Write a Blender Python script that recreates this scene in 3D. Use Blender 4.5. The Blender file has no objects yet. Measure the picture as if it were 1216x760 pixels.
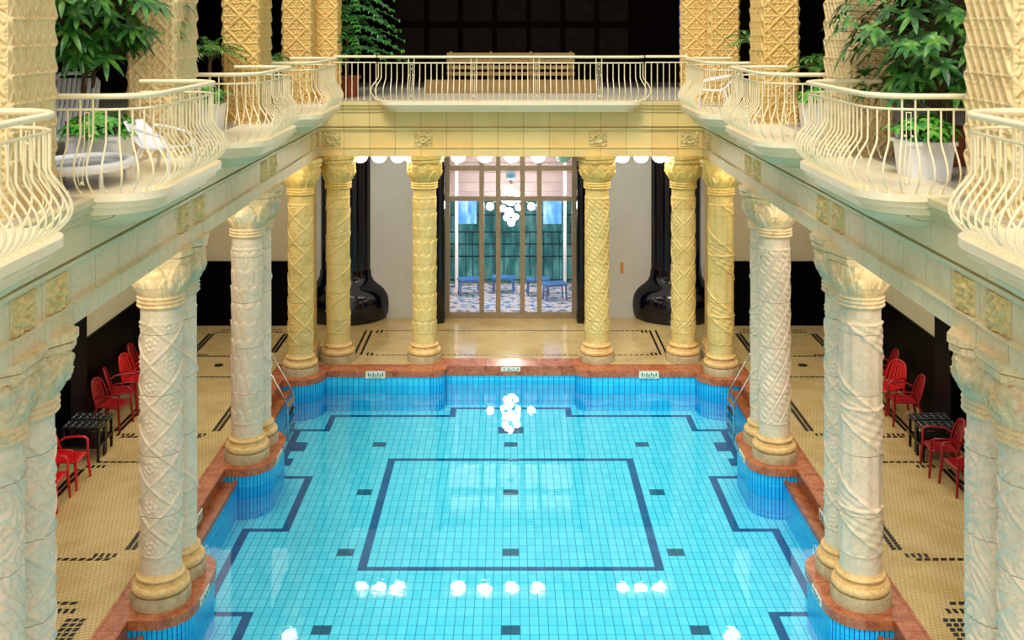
import bpy, math, random
import numpy as np
from mathutils import Vector, Matrix
PI = math.pi
C = bpy.context.scene.collection
S = bpy.context.scene

# ---------------------------------------------------------------- colours / materials
def lin(c):
    return c / 12.92 if c <= .04045 else ((c + .055) / 1.055) ** 2.4
def rgb(r, g, b):
    return (lin(r / 255), lin(g / 255), lin(b / 255), 1)

class NT:
    def __init__(s, name):
        s.m = bpy.data.materials.new(name); s.m.use_nodes = True
        s.t = s.m.node_tree; s.t.nodes.clear()
        s.out = s.t.nodes.new('ShaderNodeOutputMaterial')
    def n(s, typ, **kw):
        nd = s.t.nodes.new(typ)
        for k, v in kw.items(): setattr(nd, k, v)
        return nd
    def l(s, a, b): s.t.links.new(a, b)
    def math(s, op, a, b=None, c=None):
        nd = s.n('ShaderNodeMath', operation=op)
        for i, v in enumerate((a, b, c)):
            if v is None: continue
            if isinstance(v, (int, float)): nd.inputs[i].default_value = v
            else: s.l(v, nd.inputs[i])
        return nd.outputs[0]
    def mix(s, f, a, b, blend='MIX'):
        nd = s.n('ShaderNodeMix', data_type='RGBA', blend_type=blend)
        for i, v in ((0, f), (6, a), (7, b)):
            if isinstance(v, (int, float, tuple)): nd.inputs[i].default_value = v
            else: s.l(v, nd.inputs[i])
        return nd.outputs[2]
    def noise(s, scale, detail=3, rough=.55, vec=None, dim='3D'):
        nd = s.n('ShaderNodeTexNoise', noise_dimensions=dim)
        nd.inputs['Scale'].default_value = scale; nd.inputs['Detail'].default_value = detail
        nd.inputs['Roughness'].default_value = rough
        if vec is not None: s.l(vec, nd.inputs['Vector'])
        return nd.outputs[0]
    def ramp(s, f, stops):
        nd = s.n('ShaderNodeValToRGB'); s.l(f, nd.inputs[0])
        cr = nd.color_ramp
        while len(cr.elements) < len(stops): cr.elements.new(.5)
        for e, (p, c) in zip(cr.elements, stops): e.position = p; e.color = c
        return nd.outputs[0]
    def coord(s, kind='Object'):
        return s.n('ShaderNodeTexCoord').outputs[kind]
    def bsdf(s, col, rough=.5, metal=0, spec=.5, normal=None, coat=0):
        b = s.n('ShaderNodeBsdfPrincipled')
        if isinstance(col, tuple): b.inputs['Base Color'].default_value = col
        else: s.l(col, b.inputs['Base Color'])
        if isinstance(rough, (int, float)): b.inputs['Roughness'].default_value = rough
        else: s.l(rough, b.inputs['Roughness'])
        b.inputs['Metallic'].default_value = metal
        b.inputs['Specular IOR Level'].default_value = spec
        b.inputs['Coat Weight'].default_value = coat
        if normal is not None: s.l(normal, b.inputs['Normal'])
        s.l(b.outputs[0], s.out.inputs[0])
        return b
    def bump(s, h, strength=.3, dist=.01):
        nd = s.n('ShaderNodeBump'); nd.inputs['Strength'].default_value = strength
        nd.inputs['Distance'].default_value = dist; s.l(h, nd.inputs['Height'])
        return nd.outputs[0]

def solid(name, col, rough=.5, metal=0, spec=.5, var=.12, scale=6, coat=0):
    t = NT(name); co = t.coord()
    n = t.noise(scale, 4, vec=co)
    dark = tuple(c * (1 - var) for c in col[:3]) + (1,); lite = tuple(min(1, c * (1 + var)) for c in col[:3]) + (1,)
    t.bsdf(t.ramp(n, [(.3, dark), (.7, lite)]), rough, metal, spec, coat=coat)
    return t.m

def stone(name, stops, scale=2.2, block=None, joint=.006, rough=.45, blockcols=None, blockmix=.5, vein=None, jointcol=None, bump=.25, blotch=None, wcoord=False):
    """mottled marble, optionally cut into blocks (sizes per axis; 0 = no joint on that axis)"""
    t = NT(name); co = t.coord()
    if not wcoord:
        # offset per object so that copies differ
        oi = t.n('ShaderNodeObjectInfo')
        va = t.n('ShaderNodeVectorMath', operation='ADD'); t.l(co, va.inputs[0]); t.l(oi.outputs['Location'], va.inputs[1])
        co = va.outputs[0]
    n = t.noise(scale, 6, .6, co)
    col = t.ramp(n, stops)
    if vein:
        n2 = t.noise(scale * 2.3, 8, .65, co)
        a = t.math('ABSOLUTE', t.math('SUBTRACT', n2, .5))
        f = t.math('SUBTRACT', 1, t.math('MULTIPLY', a, 28)); f = t.math('MAXIMUM', f, 0)
        col = t.mix(t.math('MULTIPLY', f, .35), col, vein)
    if blotch:
        n3 = t.noise(scale * .9, 2, .5, co)
        f = t.n('ShaderNodeMapRange'); f.inputs[1].default_value = .52; f.inputs[2].default_value = .68
        t.l(n3, f.inputs[0]); col = t.mix(t.math('MULTIPLY', f.outputs[0], .6), col, blotch)
    hgt = t.noise(38, 4, vec=co)
    if block:
        sx = t.n('ShaderNodeSeparateXYZ'); t.l(co, sx.inputs[0])
        cells = []; line = None
        for i, bs in enumerate(block):
            if not bs: continue
            q = t.math('DIVIDE', t.math('ADD', sx.outputs[i], 500 * bs + bs * .5), bs)
            cells.append(t.math('FLOOR', q))
            fr = t.math('FRACT', q)
            e = t.math('MULTIPLY', t.math('MINIMUM', fr, t.math('SUBTRACT', 1, fr)), bs)
            k = t.math('LESS_THAN', e, joint)
            line = k if line is None else t.math('MAXIMUM', line, k)
        cv = t.n('ShaderNodeCombineXYZ')
        for i, c in enumerate(cells): t.l(c, cv.inputs[i])
        wn = t.n('ShaderNodeTexWhiteNoise', noise_dimensions='3D'); t.l(cv.outputs[0], wn.inputs[0])
        if blockcols:
            rc = t.ramp(wn.outputs[0], blockcols)
            col = t.mix(blockmix, col, rc)
        col = t.mix(t.math('MULTIPLY', line, .8), col, jointcol or tuple(c * .35 for c in stops[0][1][:3]) + (1,))
        hgt = t.math('SUBTRACT', hgt, t.math('MULTIPLY', line, 1.5))
    t.bsdf(col, rough, normal=t.bump(hgt, bump, .006))
    return t.m

M = {}
M['col_near'] = stone('pale_marble', [(.25, rgb(206, 180, 140)), (.42, rgb(240, 220, 184)), (.6, rgb(244, 214, 184)), (.8, rgb(222, 208, 174))], 2.6,
                      vein=rgb(112, 94, 66), blotch=rgb(196, 196, 170), block=(0, 0, .78), joint=.004,
                      blockcols=[(0, rgb(240, 220, 178)), (.4, rgb(248, 218, 192)), (1, rgb(218, 208, 172))], blockmix=.4, wcoord=False)
M['col_far'] = stone('warm_lit_marble', [(.25, rgb(188, 152, 76)), (.45, rgb(232, 206, 132)), (.62, rgb(240, 212, 140)), (.8, rgb(206, 180, 104))], 2.6,  # yellow cast of the warm lamps put into the marble colour
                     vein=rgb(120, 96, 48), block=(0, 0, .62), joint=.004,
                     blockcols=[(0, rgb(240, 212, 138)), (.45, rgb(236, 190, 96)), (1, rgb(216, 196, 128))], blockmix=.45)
M['base'] = stone('ochre_base_marble', [(.25, rgb(206, 160, 92)), (.55, rgb(238, 200, 132)), (.8, rgb(216, 176, 112))], 3, vein=rgb(130, 90, 50))
M['plinth'] = stone('grey_beige_plinth', [(.25, rgb(150, 132, 96)), (.55, rgb(196, 178, 138)), (.8, rgb(170, 156, 118))], 4, vein=rgb(110, 90, 60))
M['cap_near'] = stone('capital_marble', [(.25, rgb(206, 168, 110)), (.45, rgb(236, 208, 154)), (.65, rgb(242, 206, 160)), (.85, rgb(206, 198, 150))], 3.2, vein=rgb(140, 110, 70), blotch=rgb(168, 186, 164))
M['cap_far'] = stone('warm_lit_capital', [(.25, rgb(196, 152, 62)), (.5, rgb(238, 202, 112)), (.8, rgb(216, 180, 92))], 3.2, vein=rgb(120, 90, 40))  # warm lamplight tinted into the capitals of the far columns
side_bc = [(0, rgb(232, 214, 166)), (.3, rgb(222, 212, 172)), (.6, rgb(238, 208, 164)), (1, rgb(216, 204, 160))]
M['beam_side'] = stone('beam_marble_side', [(.25, rgb(206, 186, 142)), (.5, rgb(236, 216, 170)), (.8, rgb(220, 210, 174))], 1.6, block=(0, .62, 0), joint=.004, blockcols=side_bc, wcoord=True, vein=rgb(150, 140, 96))
back_bc = [(0, rgb(240, 214, 136)), (.3, rgb(232, 206, 128)), (.55, rgb(238, 190, 118)), (.75, rgb(244, 222, 152)), (1, rgb(220, 202, 124))]
M['beam_back'] = stone('beam_marble_back', [(.25, rgb(224, 182, 102)), (.5, rgb(248, 208, 132)), (.8, rgb(234, 200, 122))], 1.6, block=(.567, 0, 0), joint=.005, blockcols=back_bc, wcoord=True)  # back beam yellowed in its colour to stand for warm lamplight
M['fascia_side'] = stone('fascia_side', [(.25, rgb(196, 184, 136)), (.5, rgb(216, 204, 154)), (.8, rgb(202, 196, 152))], 1.2, block=(0, 1.24, 0), joint=.004, blockcols=side_bc, blockmix=.3, wcoord=True)
M['fascia_back'] = stone('fascia_back', [(.25, rgb(214, 184, 112)), (.5, rgb(236, 204, 130)), (.8, rgb(218, 192, 118))], 1.2, block=(.567, 0, 0), joint=.005, blockcols=back_bc, blockmix=.3, wcoord=True)  # lamplight yellow painted into the back fascia too
M['slab'] = stone('balcony_marble', [(.25, rgb(242, 222, 180)), (.5, rgb(254, 238, 200)), (.8, rgb(246, 232, 196))], 2, wcoord=True, rough=.35)
M['relief'] = stone('carved_relief', [(.25, rgb(196, 166, 96)), (.5, rgb(228, 202, 132)), (.8, rgb(206, 184, 116))], 5, wcoord=True, vein=rgb(120, 96, 50))
M['pillar_near'] = stone('pillar_ceramic', [(.25, rgb(226, 186, 120)), (.5, rgb(246, 220, 160)), (.8, rgb(238, 204, 140))], 4, wcoord=True, rough=.5, bump=.1)
M['pillar_far'] = stone('pillar_ceramic_warm_lit', [(.25, rgb(214, 168, 84)), (.5, rgb(238, 200, 120)), (.8, rgb(230, 188, 104))], 4, wcoord=True, rough=.5, bump=.1)  # same ceramic as the near pillars, warm light put into its colour
M['red_marble'] = stone('red_marble', [(.2, rgb(104, 44, 22)), (.42, rgb(158, 78, 44)), (.6, rgb(184, 106, 68)), (.8, rgb(132, 60, 34))], 5, wcoord=True, rough=.25, vein=rgb(226, 170, 120), block=(1.13, 1.13, 0), joint=.004)
M['brown_marble'] = stone('brown_marble', [(.2, rgb(88, 40, 18)), (.45, rgb(138, 72, 34)), (.6, rgb(166, 96, 50)), (.8, rgb(106, 50, 24))], 6, wcoord=True, rough=.3, block=(1.13, 1.13, 0), joint=.004)
M['rail'] = solid('cream_painted_iron', rgb(252, 236, 192), .35, var=.04)
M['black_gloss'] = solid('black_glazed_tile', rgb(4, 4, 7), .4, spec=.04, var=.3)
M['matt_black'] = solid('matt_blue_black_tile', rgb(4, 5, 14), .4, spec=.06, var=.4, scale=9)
M['blue_black'] = solid('blue_black_glaze', rgb(5, 6, 20), .12, spec=.5, var=.5, scale=9)
M['wall_beige'] = solid('beige_plaster', rgb(186, 176, 144), .8, var=.06, scale=1)
M['wall_grey'] = solid('grey_plaster', rgb(206, 206, 202), .8, var=.05, scale=1)
M['dark_wall'] = solid('dark_brown_wall', rgb(26, 16, 12), .8, var=.35, scale=3, spec=.1)
M['bronze'] = solid('bronze_door_frame', rgb(158, 138, 110), .4, metal=.2, var=.08)
M['red_plastic'] = solid('red_plastic', rgb(196, 14, 20), .3, var=.05)
M['dark_red_plastic'] = solid('dark_red_plastic', rgb(140, 10, 18), .3, var=.05)
M['white_plastic'] = solid('white_plastic', rgb(246, 246, 246), .3, var=.02)
M['grey_glass'] = solid('grey_tabletop', rgb(130, 136, 130), .15, var=.05)
M['black_plastic'] = solid('black_wicker', rgb(14, 14, 18), .3, var=.3)
M['steel'] = solid('polished_steel', rgb(200, 205, 205), .18, metal=1, var=.05)
M['plaque'] = solid('white_enamel_plaque', rgb(232, 232, 210), .3, var=.03)
M['plaque_mark'] = solid('teal_print', rgb(60, 130, 140), .4, var=.1)
M['terracotta'] = solid('terracotta', rgb(150, 70, 40), .7, var=.1)
M['soil'] = solid('soil', rgb(50, 36, 24), .9)
M['bark'] = solid('brown_bark', rgb(96, 76, 50), .8, var=.2, scale=20)
M['gal_floor'] = stone('gallery_floor_stone', [(.3, rgb(186, 176, 156)), (.7, rgb(206, 196, 172))], 1.5, block=(.6, .6, 0), joint=.004, wcoord=True, rough=.4)
M['wood'] = solid('pale_slatted_wood', rgb(150, 120, 70), .5, var=.15)
M['orange'] = solid('orange_plastic', rgb(210, 140, 60), .5)
M['blue_cloth'] = solid('blue_plastic', rgb(60, 120, 190), .3, var=.4, scale=8)
M['stripe'] = None

def leafmat(name, c1, c2, c3):
    t = NT(name); co = t.coord()
    n = t.noise(7, 2, vec=co)
    b = t.bsdf(t.ramp(n, [(.3, c1), (.5, c2), (.72, c3)]), .38, spec=.5)
    return t.m
M['leaf'] = leafmat('glossy_leaf', rgb(24, 70, 22), rgb(52, 120, 36), rgb(120, 170, 60))
M['leaf2'] = leafmat('potted_leaf', rgb(30, 96, 24), rgb(70, 160, 44), rgb(140, 196, 70))
M['needle'] = leafmat('needle_green', rgb(20, 74, 24), rgb(44, 120, 40), rgb(100, 160, 60))
M['frond'] = leafmat('palm_green', rgb(30, 84, 20), rgb(80, 140, 50), rgb(160, 190, 100))

def emis(name, col, st):
    t = NT(name); e = t.n('ShaderNodeEmission'); e.inputs[0].default_value = col; e.inputs[1].default_value = st
    t.l(e.outputs[0], t.out.inputs[0]); return t.m
M['lamp'] = emis('lamp_glass_lit', (1, .93, .8, 1), 16)
M['lamp_off'] = solid('green_glass_lamp', rgb(170, 220, 205), .2)
M['chand'] = emis('chandelier_bulb_lit', (1, .9, .78, 1), 60)
M['blue_window'] = None

def tile_mat(name, c_a, c_b, c_line, su, sv, w, rough=.25, uv=False, emptyax='XY'):
    t = NT(name)
    if uv: co = t.coord('UV')
    else: co = t.coord('Object')
    sx = t.n('ShaderNodeSeparateXYZ'); t.l(co, sx.inputs[0])
    ls = None; cells = []
    for i, (s, o) in enumerate(((su, 0), (sv, 0))):
        q = t.math('DIVIDE', t.math('ADD', sx.outputs[i], 200 * s), s)
        cells.append(t.math('FLOOR', q)); fr = t.math('FRACT', q)
        e = t.math('MULTIPLY', t.math('MINIMUM', fr, t.math('SUBTRACT', 1, fr)), s)
        k = t.math('LESS_THAN', e, w[i] if isinstance(w, tuple) else w)
        ls = k if ls is None else t.math('MAXIMUM', ls, k)
    cv = t.n('ShaderNodeCombineXYZ'); t.l(cells[0], cv.inputs[0]); t.l(cells[1], cv.inputs[1])
    wn = t.n('ShaderNodeTexWhiteNoise', noise_dimensions='3D'); t.l(cv.outputs[0], wn.inputs[0])
    col = t.mix(wn.outputs[0], c_a, c_b)
    col = t.mix(ls, col, c_line)
    t.bsdf(col, rough)
    return t.m
M['pool_tile'] = tile_mat('turquoise_pool_tile', rgb(90, 222, 242), rgb(112, 232, 247), rgb(34, 156, 196), .1305, .225, (.0065, .0055))
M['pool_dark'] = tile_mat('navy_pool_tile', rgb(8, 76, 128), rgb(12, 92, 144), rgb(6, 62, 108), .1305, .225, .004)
M['pool_grey'] = tile_mat('slate_pool_tile', rgb(34, 84, 110), rgb(44, 98, 124), rgb(20, 60, 84), .1305, .225, .004)
M['wall_tile'] = tile_mat('blue_wall_tile', rgb(36, 200, 248), rgb(56, 212, 252), rgb(14, 104, 184), .118, .25, (.006, .0025), uv=True)
M['pier_tile'] = tile_mat('blue_pier_tile', rgb(20, 186, 248), rgb(40, 200, 252), rgb(8, 60, 150), .062, .25, (.006, .002), uv=True)
M['deck'] = None
# deck: small slanted mosaic rows
def deck_mat():
    t = NT('cream_mosaic_floor'); co = t.coord(); sx = t.n('ShaderNodeSeparateXYZ'); t.l(co, sx.inputs[0])
    X, Y = sx.outputs[0], sx.outputs[1]
    ls = None
    for (a, b, s, w) in ((.30, 1, .062, .0065), (1, -.3, .062, .0035)):
        q = t.math('DIVIDE', t.math('ADD', t.math('ADD', t.math('MULTIPLY', t.math('ABSOLUTE', X), a), t.math('MULTIPLY', Y, b)), 100 * s), s)
        fr = t.math('FRACT', q); e = t.math('MULTIPLY', t.math('MINIMUM', fr, t.math('SUBTRACT', 1, fr)), s)
        k = t.math('LESS_THAN', e, w); ls = k if ls is None else t.math('MAXIMUM', ls, k)
    n = t.noise(.9, 4, vec=co); n2 = t.noise(30, 2, vec=co)
    col = t.ramp(n, [(.3, rgb(180, 146, 84)), (.5, rgb(206, 178, 120)), (.7, rgb(188, 156, 90))])
    col = t.mix(t.math('MULTIPLY', n2, .3), col, rgb(244, 226, 176))
    col = t.mix(t.math('MULTIPLY', ls, .55), col, rgb(112, 84, 40))
    t.bsdf(col, .12)
    return t.m
M['deck'] = deck_mat()
M['mosaic_black'] = solid('black_mosaic', rgb(24, 20, 18), .3)

def water_mat():
    t = NT('pool_water_surface')
    fr = t.n('ShaderNodeFresnel'); fr.inputs[0].default_value = 1.33
    n = t.noise(1.6, 3, .5, t.coord()); n2 = t.noise(7, 2, .5, t.coord())
    h = t.math('ADD', t.math('MULTIPLY', n, 1), t.math('MULTIPLY', n2, .12))
    b = t.bump(h, .07, .03)
    t.l(b, fr.inputs[1])
    tr = t.n('ShaderNodeBsdfTransparent'); tr.inputs[0].default_value = (.90, .985, 1, 1)
    gl = t.n('ShaderNodeBsdfGlossy'); gl.inputs['Roughness'].default_value = .02; t.l(b, gl.inputs['Normal'])
    mx = t.n('ShaderNodeMixShader'); t.l(fr.outputs[0], mx.inputs[0]); t.l(tr.outputs[0], mx.inputs[1]); t.l(gl.outputs[0], mx.inputs[2])
    t.l(mx.outputs[0], t.out.inputs[0]); return t.m
M['water'] = water_mat()
def glass_mat():
    t = NT('clear_pane')
    fr = t.n('ShaderNodeFresnel'); fr.inputs[0].default_value = 1.45
    tr = t.n('ShaderNodeBsdfTransparent'); tr.inputs[0].default_value = (.93, .97, 1, 1)
    gl = t.n('ShaderNodeBsdfGlossy'); gl.inputs['Roughness'].default_value = .02
    mx = t.n('ShaderNodeMixShader'); t.l(fr.outputs[0], mx.inputs[0]); t.l(tr.outputs[0], mx.inputs[1]); t.l(gl.outputs[0], mx.inputs[2])
    t.l(mx.outputs[0], t.out.inputs[0]); return t.m
M['glass'] = glass_mat()
def window_mat(name, stops, st, sc=1.2):
    t = NT(name); co = t.coord()
    mp = t.n('ShaderNodeMapping'); mp.inputs['Scale'].default_value = (3, 1, .8); t.l(co, mp.inputs[0])
    n = t.noise(sc, 5, .6, mp.outputs[0])
    e = t.n('ShaderNodeEmission'); t.l(t.ramp(n, stops), e.inputs[0]); e.inputs[1].default_value = st
    t.l(e.outputs[0], t.out.inputs[0]); return t.m
M['blue_window'] = window_mat('lit_blue_stained_glass', [(.3, rgb(4, 10, 50)), (.5, rgb(16, 50, 160)), (.7, rgb(40, 100, 220))], 1.2, 5)
M['skyblue'] = window_mat('blue_daylight_pane', [(.3, rgb(60, 120, 210)), (.5, rgb(110, 170, 240)), (.7, rgb(190, 220, 250))], 1.6, 2)
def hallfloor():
    t = NT('painted_window_reflection'); n = t.noise(5.5, 3, .5, t.coord())  # window reflections painted into the floor colour as blue-white mottling
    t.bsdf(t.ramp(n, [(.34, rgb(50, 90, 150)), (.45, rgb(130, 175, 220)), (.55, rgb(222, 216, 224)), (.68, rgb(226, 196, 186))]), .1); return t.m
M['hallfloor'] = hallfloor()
M['garden'] = window_mat('daylit_garden_beyond_glass', [(.3, rgb(20, 62, 60)), (.5, rgb(60, 116, 112)), (.7, rgb(120, 170, 160))], .8, 1.5)

# ---------------------------------------------------------------- mesh helpers
class MB:
    def __init__(s): s.v = []; s.f = []; s.mi = []
    def add(s, vs, fs, mi=0):
        o = len(s.v); s.v.extend([tuple(v) for v in vs]); s.f.extend([tuple(i + o for i in f) for f in fs]); s.mi.extend([mi] * len(fs)); return s
    def box(s, x0, x1, y0, y1, z0, z1, mi=0):
        vs = [(x, y, z) for z in (z0, z1) for y in (y0, y1) for x in (x0, x1)]
        return s.add(vs, [(0, 2, 3, 1), (4, 5, 7, 6), (0, 1, 5, 4), (2, 6, 7, 3), (0, 4, 6, 2), (1, 3, 7, 5)], mi)
    def tube(s, pts, r, n=8, mi=0, closed=False, caps=True, flat=None):
        pts = [Vector(p) for p in pts]; N = len(pts); up = None; rings = []
        for i, p in enumerate(pts):
            a = pts[i - 1] if (i > 0 or closed) else p; b = pts[(i + 1) % N] if (i < N - 1 or closed) else p
            d = (b - a).normalized()
            if up is None:
                up = Vector((0, 0, 1)) if abs(d.z) < .9 else Vector((1, 0, 0))
            u = d.cross(up)
            if u.length < 1e-6: u = d.cross(Vector((0, 1, 0)))
            u.normalize(); w = u.cross(d).normalized(); up = w
            rr = r[i] if isinstance(r, (list, tuple)) else r
            rings.append([p + u * math.cos(2 * PI * k / n) * rr + w * math.sin(2 * PI * k / n) * rr * (flat or 1) for k in range(n)])
        o = len(s.v)
        for rg in rings: s.v.extend([tuple(q) for q in rg])
        M_ = N if closed else N - 1
        for i in range(M_):
            j = (i + 1) % N
            for k in range(n):
                l = (k + 1) % n
                s.f.append((o + i * n + k, o + i * n + l, o + j * n + l, o + j * n + k)); s.mi.append(mi)
        if caps and not closed:
            s.f.append(tuple(o + k for k in range(n))[::-1]); s.mi.append(mi)
            s.f.append(tuple(o + (N - 1) * n + k for k in range(n))); s.mi.append(mi)
        return s
    def lathe(s, prof, c=(0, 0), n=32, mi=0, sq=None, a0=0, a1=2 * PI):
        """prof: (r,z) list; sq: per-ring squareness (0 round,1 square)"""
        o = len(s.v); full = abs(a1 - a0 - 2 * PI) < 1e-6; m = n if full else n + 1
        for i, (r, z) in enumerate(prof):
            q = sq[i] if sq else 0
            for k in range(m):
                a = a0 + (a1 - a0) * k / n
                cx, cy = math.cos(a), math.sin(a)
                mm = max(abs(cx), abs(cy)); f = (1 - q) + q / mm
                s.v.append((c[0] + cx * r * f, c[1] + cy * r * f, z))
        for i in range(len(prof) - 1):
            for k in range(m if full else m - 1):
                l = (k + 1) % m
                s.f.append((o + i * m + k, o + i * m + l, o + (i + 1) * m + l, o + (i + 1) * m + k)); s.mi.append(mi)
        s.f.append(tuple(o + k for k in range(m))[::-1]); s.mi.append(mi)
        s.f.append(tuple(o + (len(prof) - 1) * m + k for k in range(m))); s.mi.append(mi)
        return s
    def prism(s, poly, z0, z1, mi=0):
        n = len(poly); vs = [(x, y, z0) for x, y in poly] + [(x, y, z1) for x, y in poly]
        fs = [tuple(range(n))[::-1], tuple(range(n, 2 * n))] + [(i, (i + 1) % n, n + (i + 1) % n, n + i) for i in range(n)]
        return s.add(vs, fs, mi)
    def sphere(s, c, r, n=12, m=8, mi=0, sz=1):
        prof = [(max(.0001, r * math.sin(PI * i / m)), c[2] - r * sz * math.cos(PI * i / m)) for i in range(m + 1)]
        return s.lathe(prof, (c[0], c[1]), n, mi)
    def build(s, name, mats, parent=None, smooth=False, loc=None, rz=0):
        me = bpy.data.meshes.new(name); me.from_pydata(s.v, [], s.f)
        if not isinstance(mats, (list, tuple)): mats = [mats]
        for m in mats: me.materials.append(m)
        if len(mats) > 1: me.polygons.foreach_set('material_index', s.mi)
        if smooth: me.polygons.foreach_set('use_smooth', [True] * len(me.polygons))
        me.validate(); me.update()
        o = bpy.data.objects.new(name, me); C.objects.link(o)
        if parent: o.parent = parent
        if loc: o.location = loc
        o.rotation_euler[2] = rz
        if smooth:
            try: me.set_sharp_from_angle(angle=math.radians(50))
            except Exception: pass
        return o

def tag(o, label=None, cat=None, group=None, kind=None):
    if label: o['label'] = label
    if cat: o['category'] = cat
    if group: o['group'] = group
    if kind: o['kind'] = kind
    return o
def empty(name, loc, label, cat, group=None, rz=0):
    o = bpy.data.objects.new(name, None); C.objects.link(o); o.location = loc; o.rotation_euler[2] = rz
    o.empty_display_size = .1
    return tag(o, label, cat, group)
def struct(o, label=None): o['kind'] = 'structure'; return o
def kids(o): return [c for c in bpy.data.objects if c.parent == o]
def dup(root, loc, rz=None, label=None, group=None, swap=None):
    r = root.copy(); C.objects.link(r); r.location = loc
    if rz is not None: r.rotation_euler[2] = rz
    if label: r['label'] = label
    if group: r['group'] = group
    for ch in kids(root):
        c = ch.copy(); C.objects.link(c); c.parent = r
        for g in kids(ch):
            d = g.copy(); C.objects.link(d); d.parent = c
    return r
def grid_obj(V, nu, nv, name, mat, parent=None, wrap=False, smooth=True):
    """V: array (nv,nu,3)"""
    me = bpy.data.meshes.new(name)
    idx = np.arange(nu * nv).reshape(nv, nu)
    if wrap: idx = np.concatenate([idx, idx[:, :1]], 1)
    f = np.stack([idx[:-1, :-1], idx[:-1, 1:], idx[1:, 1:], idx[1:, :-1]], -1).reshape(-1, 4)
    me.from_pydata(V.reshape(-1, 3).tolist(), [], f.tolist())
    me.materials.append(mat)
    if smooth: me.polygons.foreach_set('use_smooth', [True] * len(me.polygons))
    me.update()
    o = bpy.data.objects.new(name, me); C.objects.link(o)
    if parent: o.parent = parent
    return o

# ---------------------------------------------------------------- key dimensions
WX = 4.62        # pool side wall
PX = 4.09        # pier tip
YB = 22.75; YC = 23.1
ZW = -.30; ZF = -.85
PAIRS = [9.25, 13.75, 18.25]
CX = 4.57
GZ = 5.80

def frac(a): return a - np.floor(a)
def tri(a): return np.abs(frac(a) - .5) * 2      # 1 at integers, 0 at halves
def ridge(d, w): return np.clip(1 - np.abs(d) / w, 0, 1)
def sstep(a, b, x):
    t = np.clip((x - a) / (b - a), 0, 1); return t * t * (3 - 2 * t)
def band(z, zs, w):
    h = 0 * z
    for q in zs: h = np.maximum(h, ridge(z - q, w))
    return h

# ---------------------------------------------------------------- columns
Z0, Z1 = .42, 3.84
def shaft_mesh(kind, mat):
    nt, nz = 128, 300
    th = np.linspace(0, 2 * PI, nt, endpoint=False)[None, :]; z = np.linspace(Z0, Z1, nz)[:, None]
    th = th + 0 * z; z = z + 0 * th
    u = th / (2 * PI)
    body = sstep(.66, .70, z) * (1 - sstep(3.62, 3.66, z))
    r = .262 - .006 * (z - Z0) / (Z1 - Z0)
    A = .023
    if kind == 'lattice':
        a = frac(u * 3 + z / .52); b = frac(u * 3 - z / .52)
        da = np.minimum(a, 1 - a); db = np.minimum(b, 1 - b)
        h = np.maximum(ridge(da, .07), ridge(db, .07))
        ca, cb = (a - .5), (b - .5); rr = np.sqrt(ca ** 2 + cb ** 2); an = np.arctan2(ca, cb)
        ros = ridge(rr - .18, .07) * (.6 + .4 * np.cos(an * 6)) + ridge(rr, .08) + .6 * ridge(rr - .32, .05) * (np.cos(an * 4) > .2)
        h = np.maximum(h, ros * .9)
    elif kind == 'leaf_tiers':
        p = .30; row = np.floor(z / p); v = frac(z / p); uu = frac(u * 9 + .5 * (row % 2)) - .5
        w = .42 * np.sqrt(np.clip(v, 0, 1)) * (1 - sstep(.8, 1, v)) + .02
        h = (np.abs(uu) < w) * (.35 + .65 * v) * (1 - .5 * np.abs(uu) / .45) + ridge(v - .95, .05) * .15 - .7 * ridge(uu, .05) * (v < .75) + .3 * ridge(np.abs(uu) - w, .05)
    elif kind == 'spiral_band':
        q = frac(u * 1 - z / 1.15 * 1.0)
        h = ridge(q - .06, .035) + ridge(q - .5, .035)
        mid = (q > .12) & (q < .44)
        h = h + mid * (.5 + .45 * np.sin(q * 60) * np.sin((u + z) * 26)) * .7
    elif kind == 'spiral_fine':
        q = frac(u * 7 - z / .21 * .5)
        h = ridge(q - .1, .09) + .7 * (q > .3) * (q < .9) * (.5 + .5 * np.sin(z * 52 + u * 60))
    elif kind == 'nested_diamond':
        a = frac(u * 3); v = frac(z / .56); d = np.abs(a - .5) * 1.0 + np.abs(v - .5)
        h = ridge(frac(d * 5.2) - .5, .28) * .9 + ridge(v, .03) + ridge(1 - v, .03)
        h = h * (d < .53) + ridge(a, .04) * .5
    elif kind == 'ribbon_flutes':
        fl = np.cos(u * 2 * PI * 10) * .35 + .3
        q = frac(u * 1.0 + z / 1.3); rib = ((q > .35) & (q < .72)).astype(float)
        orn = .5 + .5 * np.sin(u * 44 + z * 20) * np.sin(z * 46)
        h = (1 - rib) * fl + rib * (orn * .8 + .3) + ridge(q - .35, .03) + ridge(q - .72, .03)
        h = h + band(z, [1.25, 2.55], .03)
    elif kind == 'scroll':
        h = .5 + .5 * np.sin(6 * PI * u + 2.2 * np.sin(z * 5.2)) * np.cos(z * 9 + 2 * np.sin(u * 4 * PI))
        h = np.abs(frac(h * 3.0) - .5) * 2
    else:
        h = .25 * np.cos(u * 2 * PI * 8) + ridge(frac(u + z / 1.6) - .5, .03)
    h = np.clip(h, -.6, 1.6)
    R = r + A * h * body + .012 * band(z, [.66, 3.64], .025) - .005 * band(z, [1.2, 1.95, 2.72], .006)
    V = np.stack([R * np.cos(th), R * np.sin(th), z], -1)
    return V, nt, nz
_sh = {}
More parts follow.
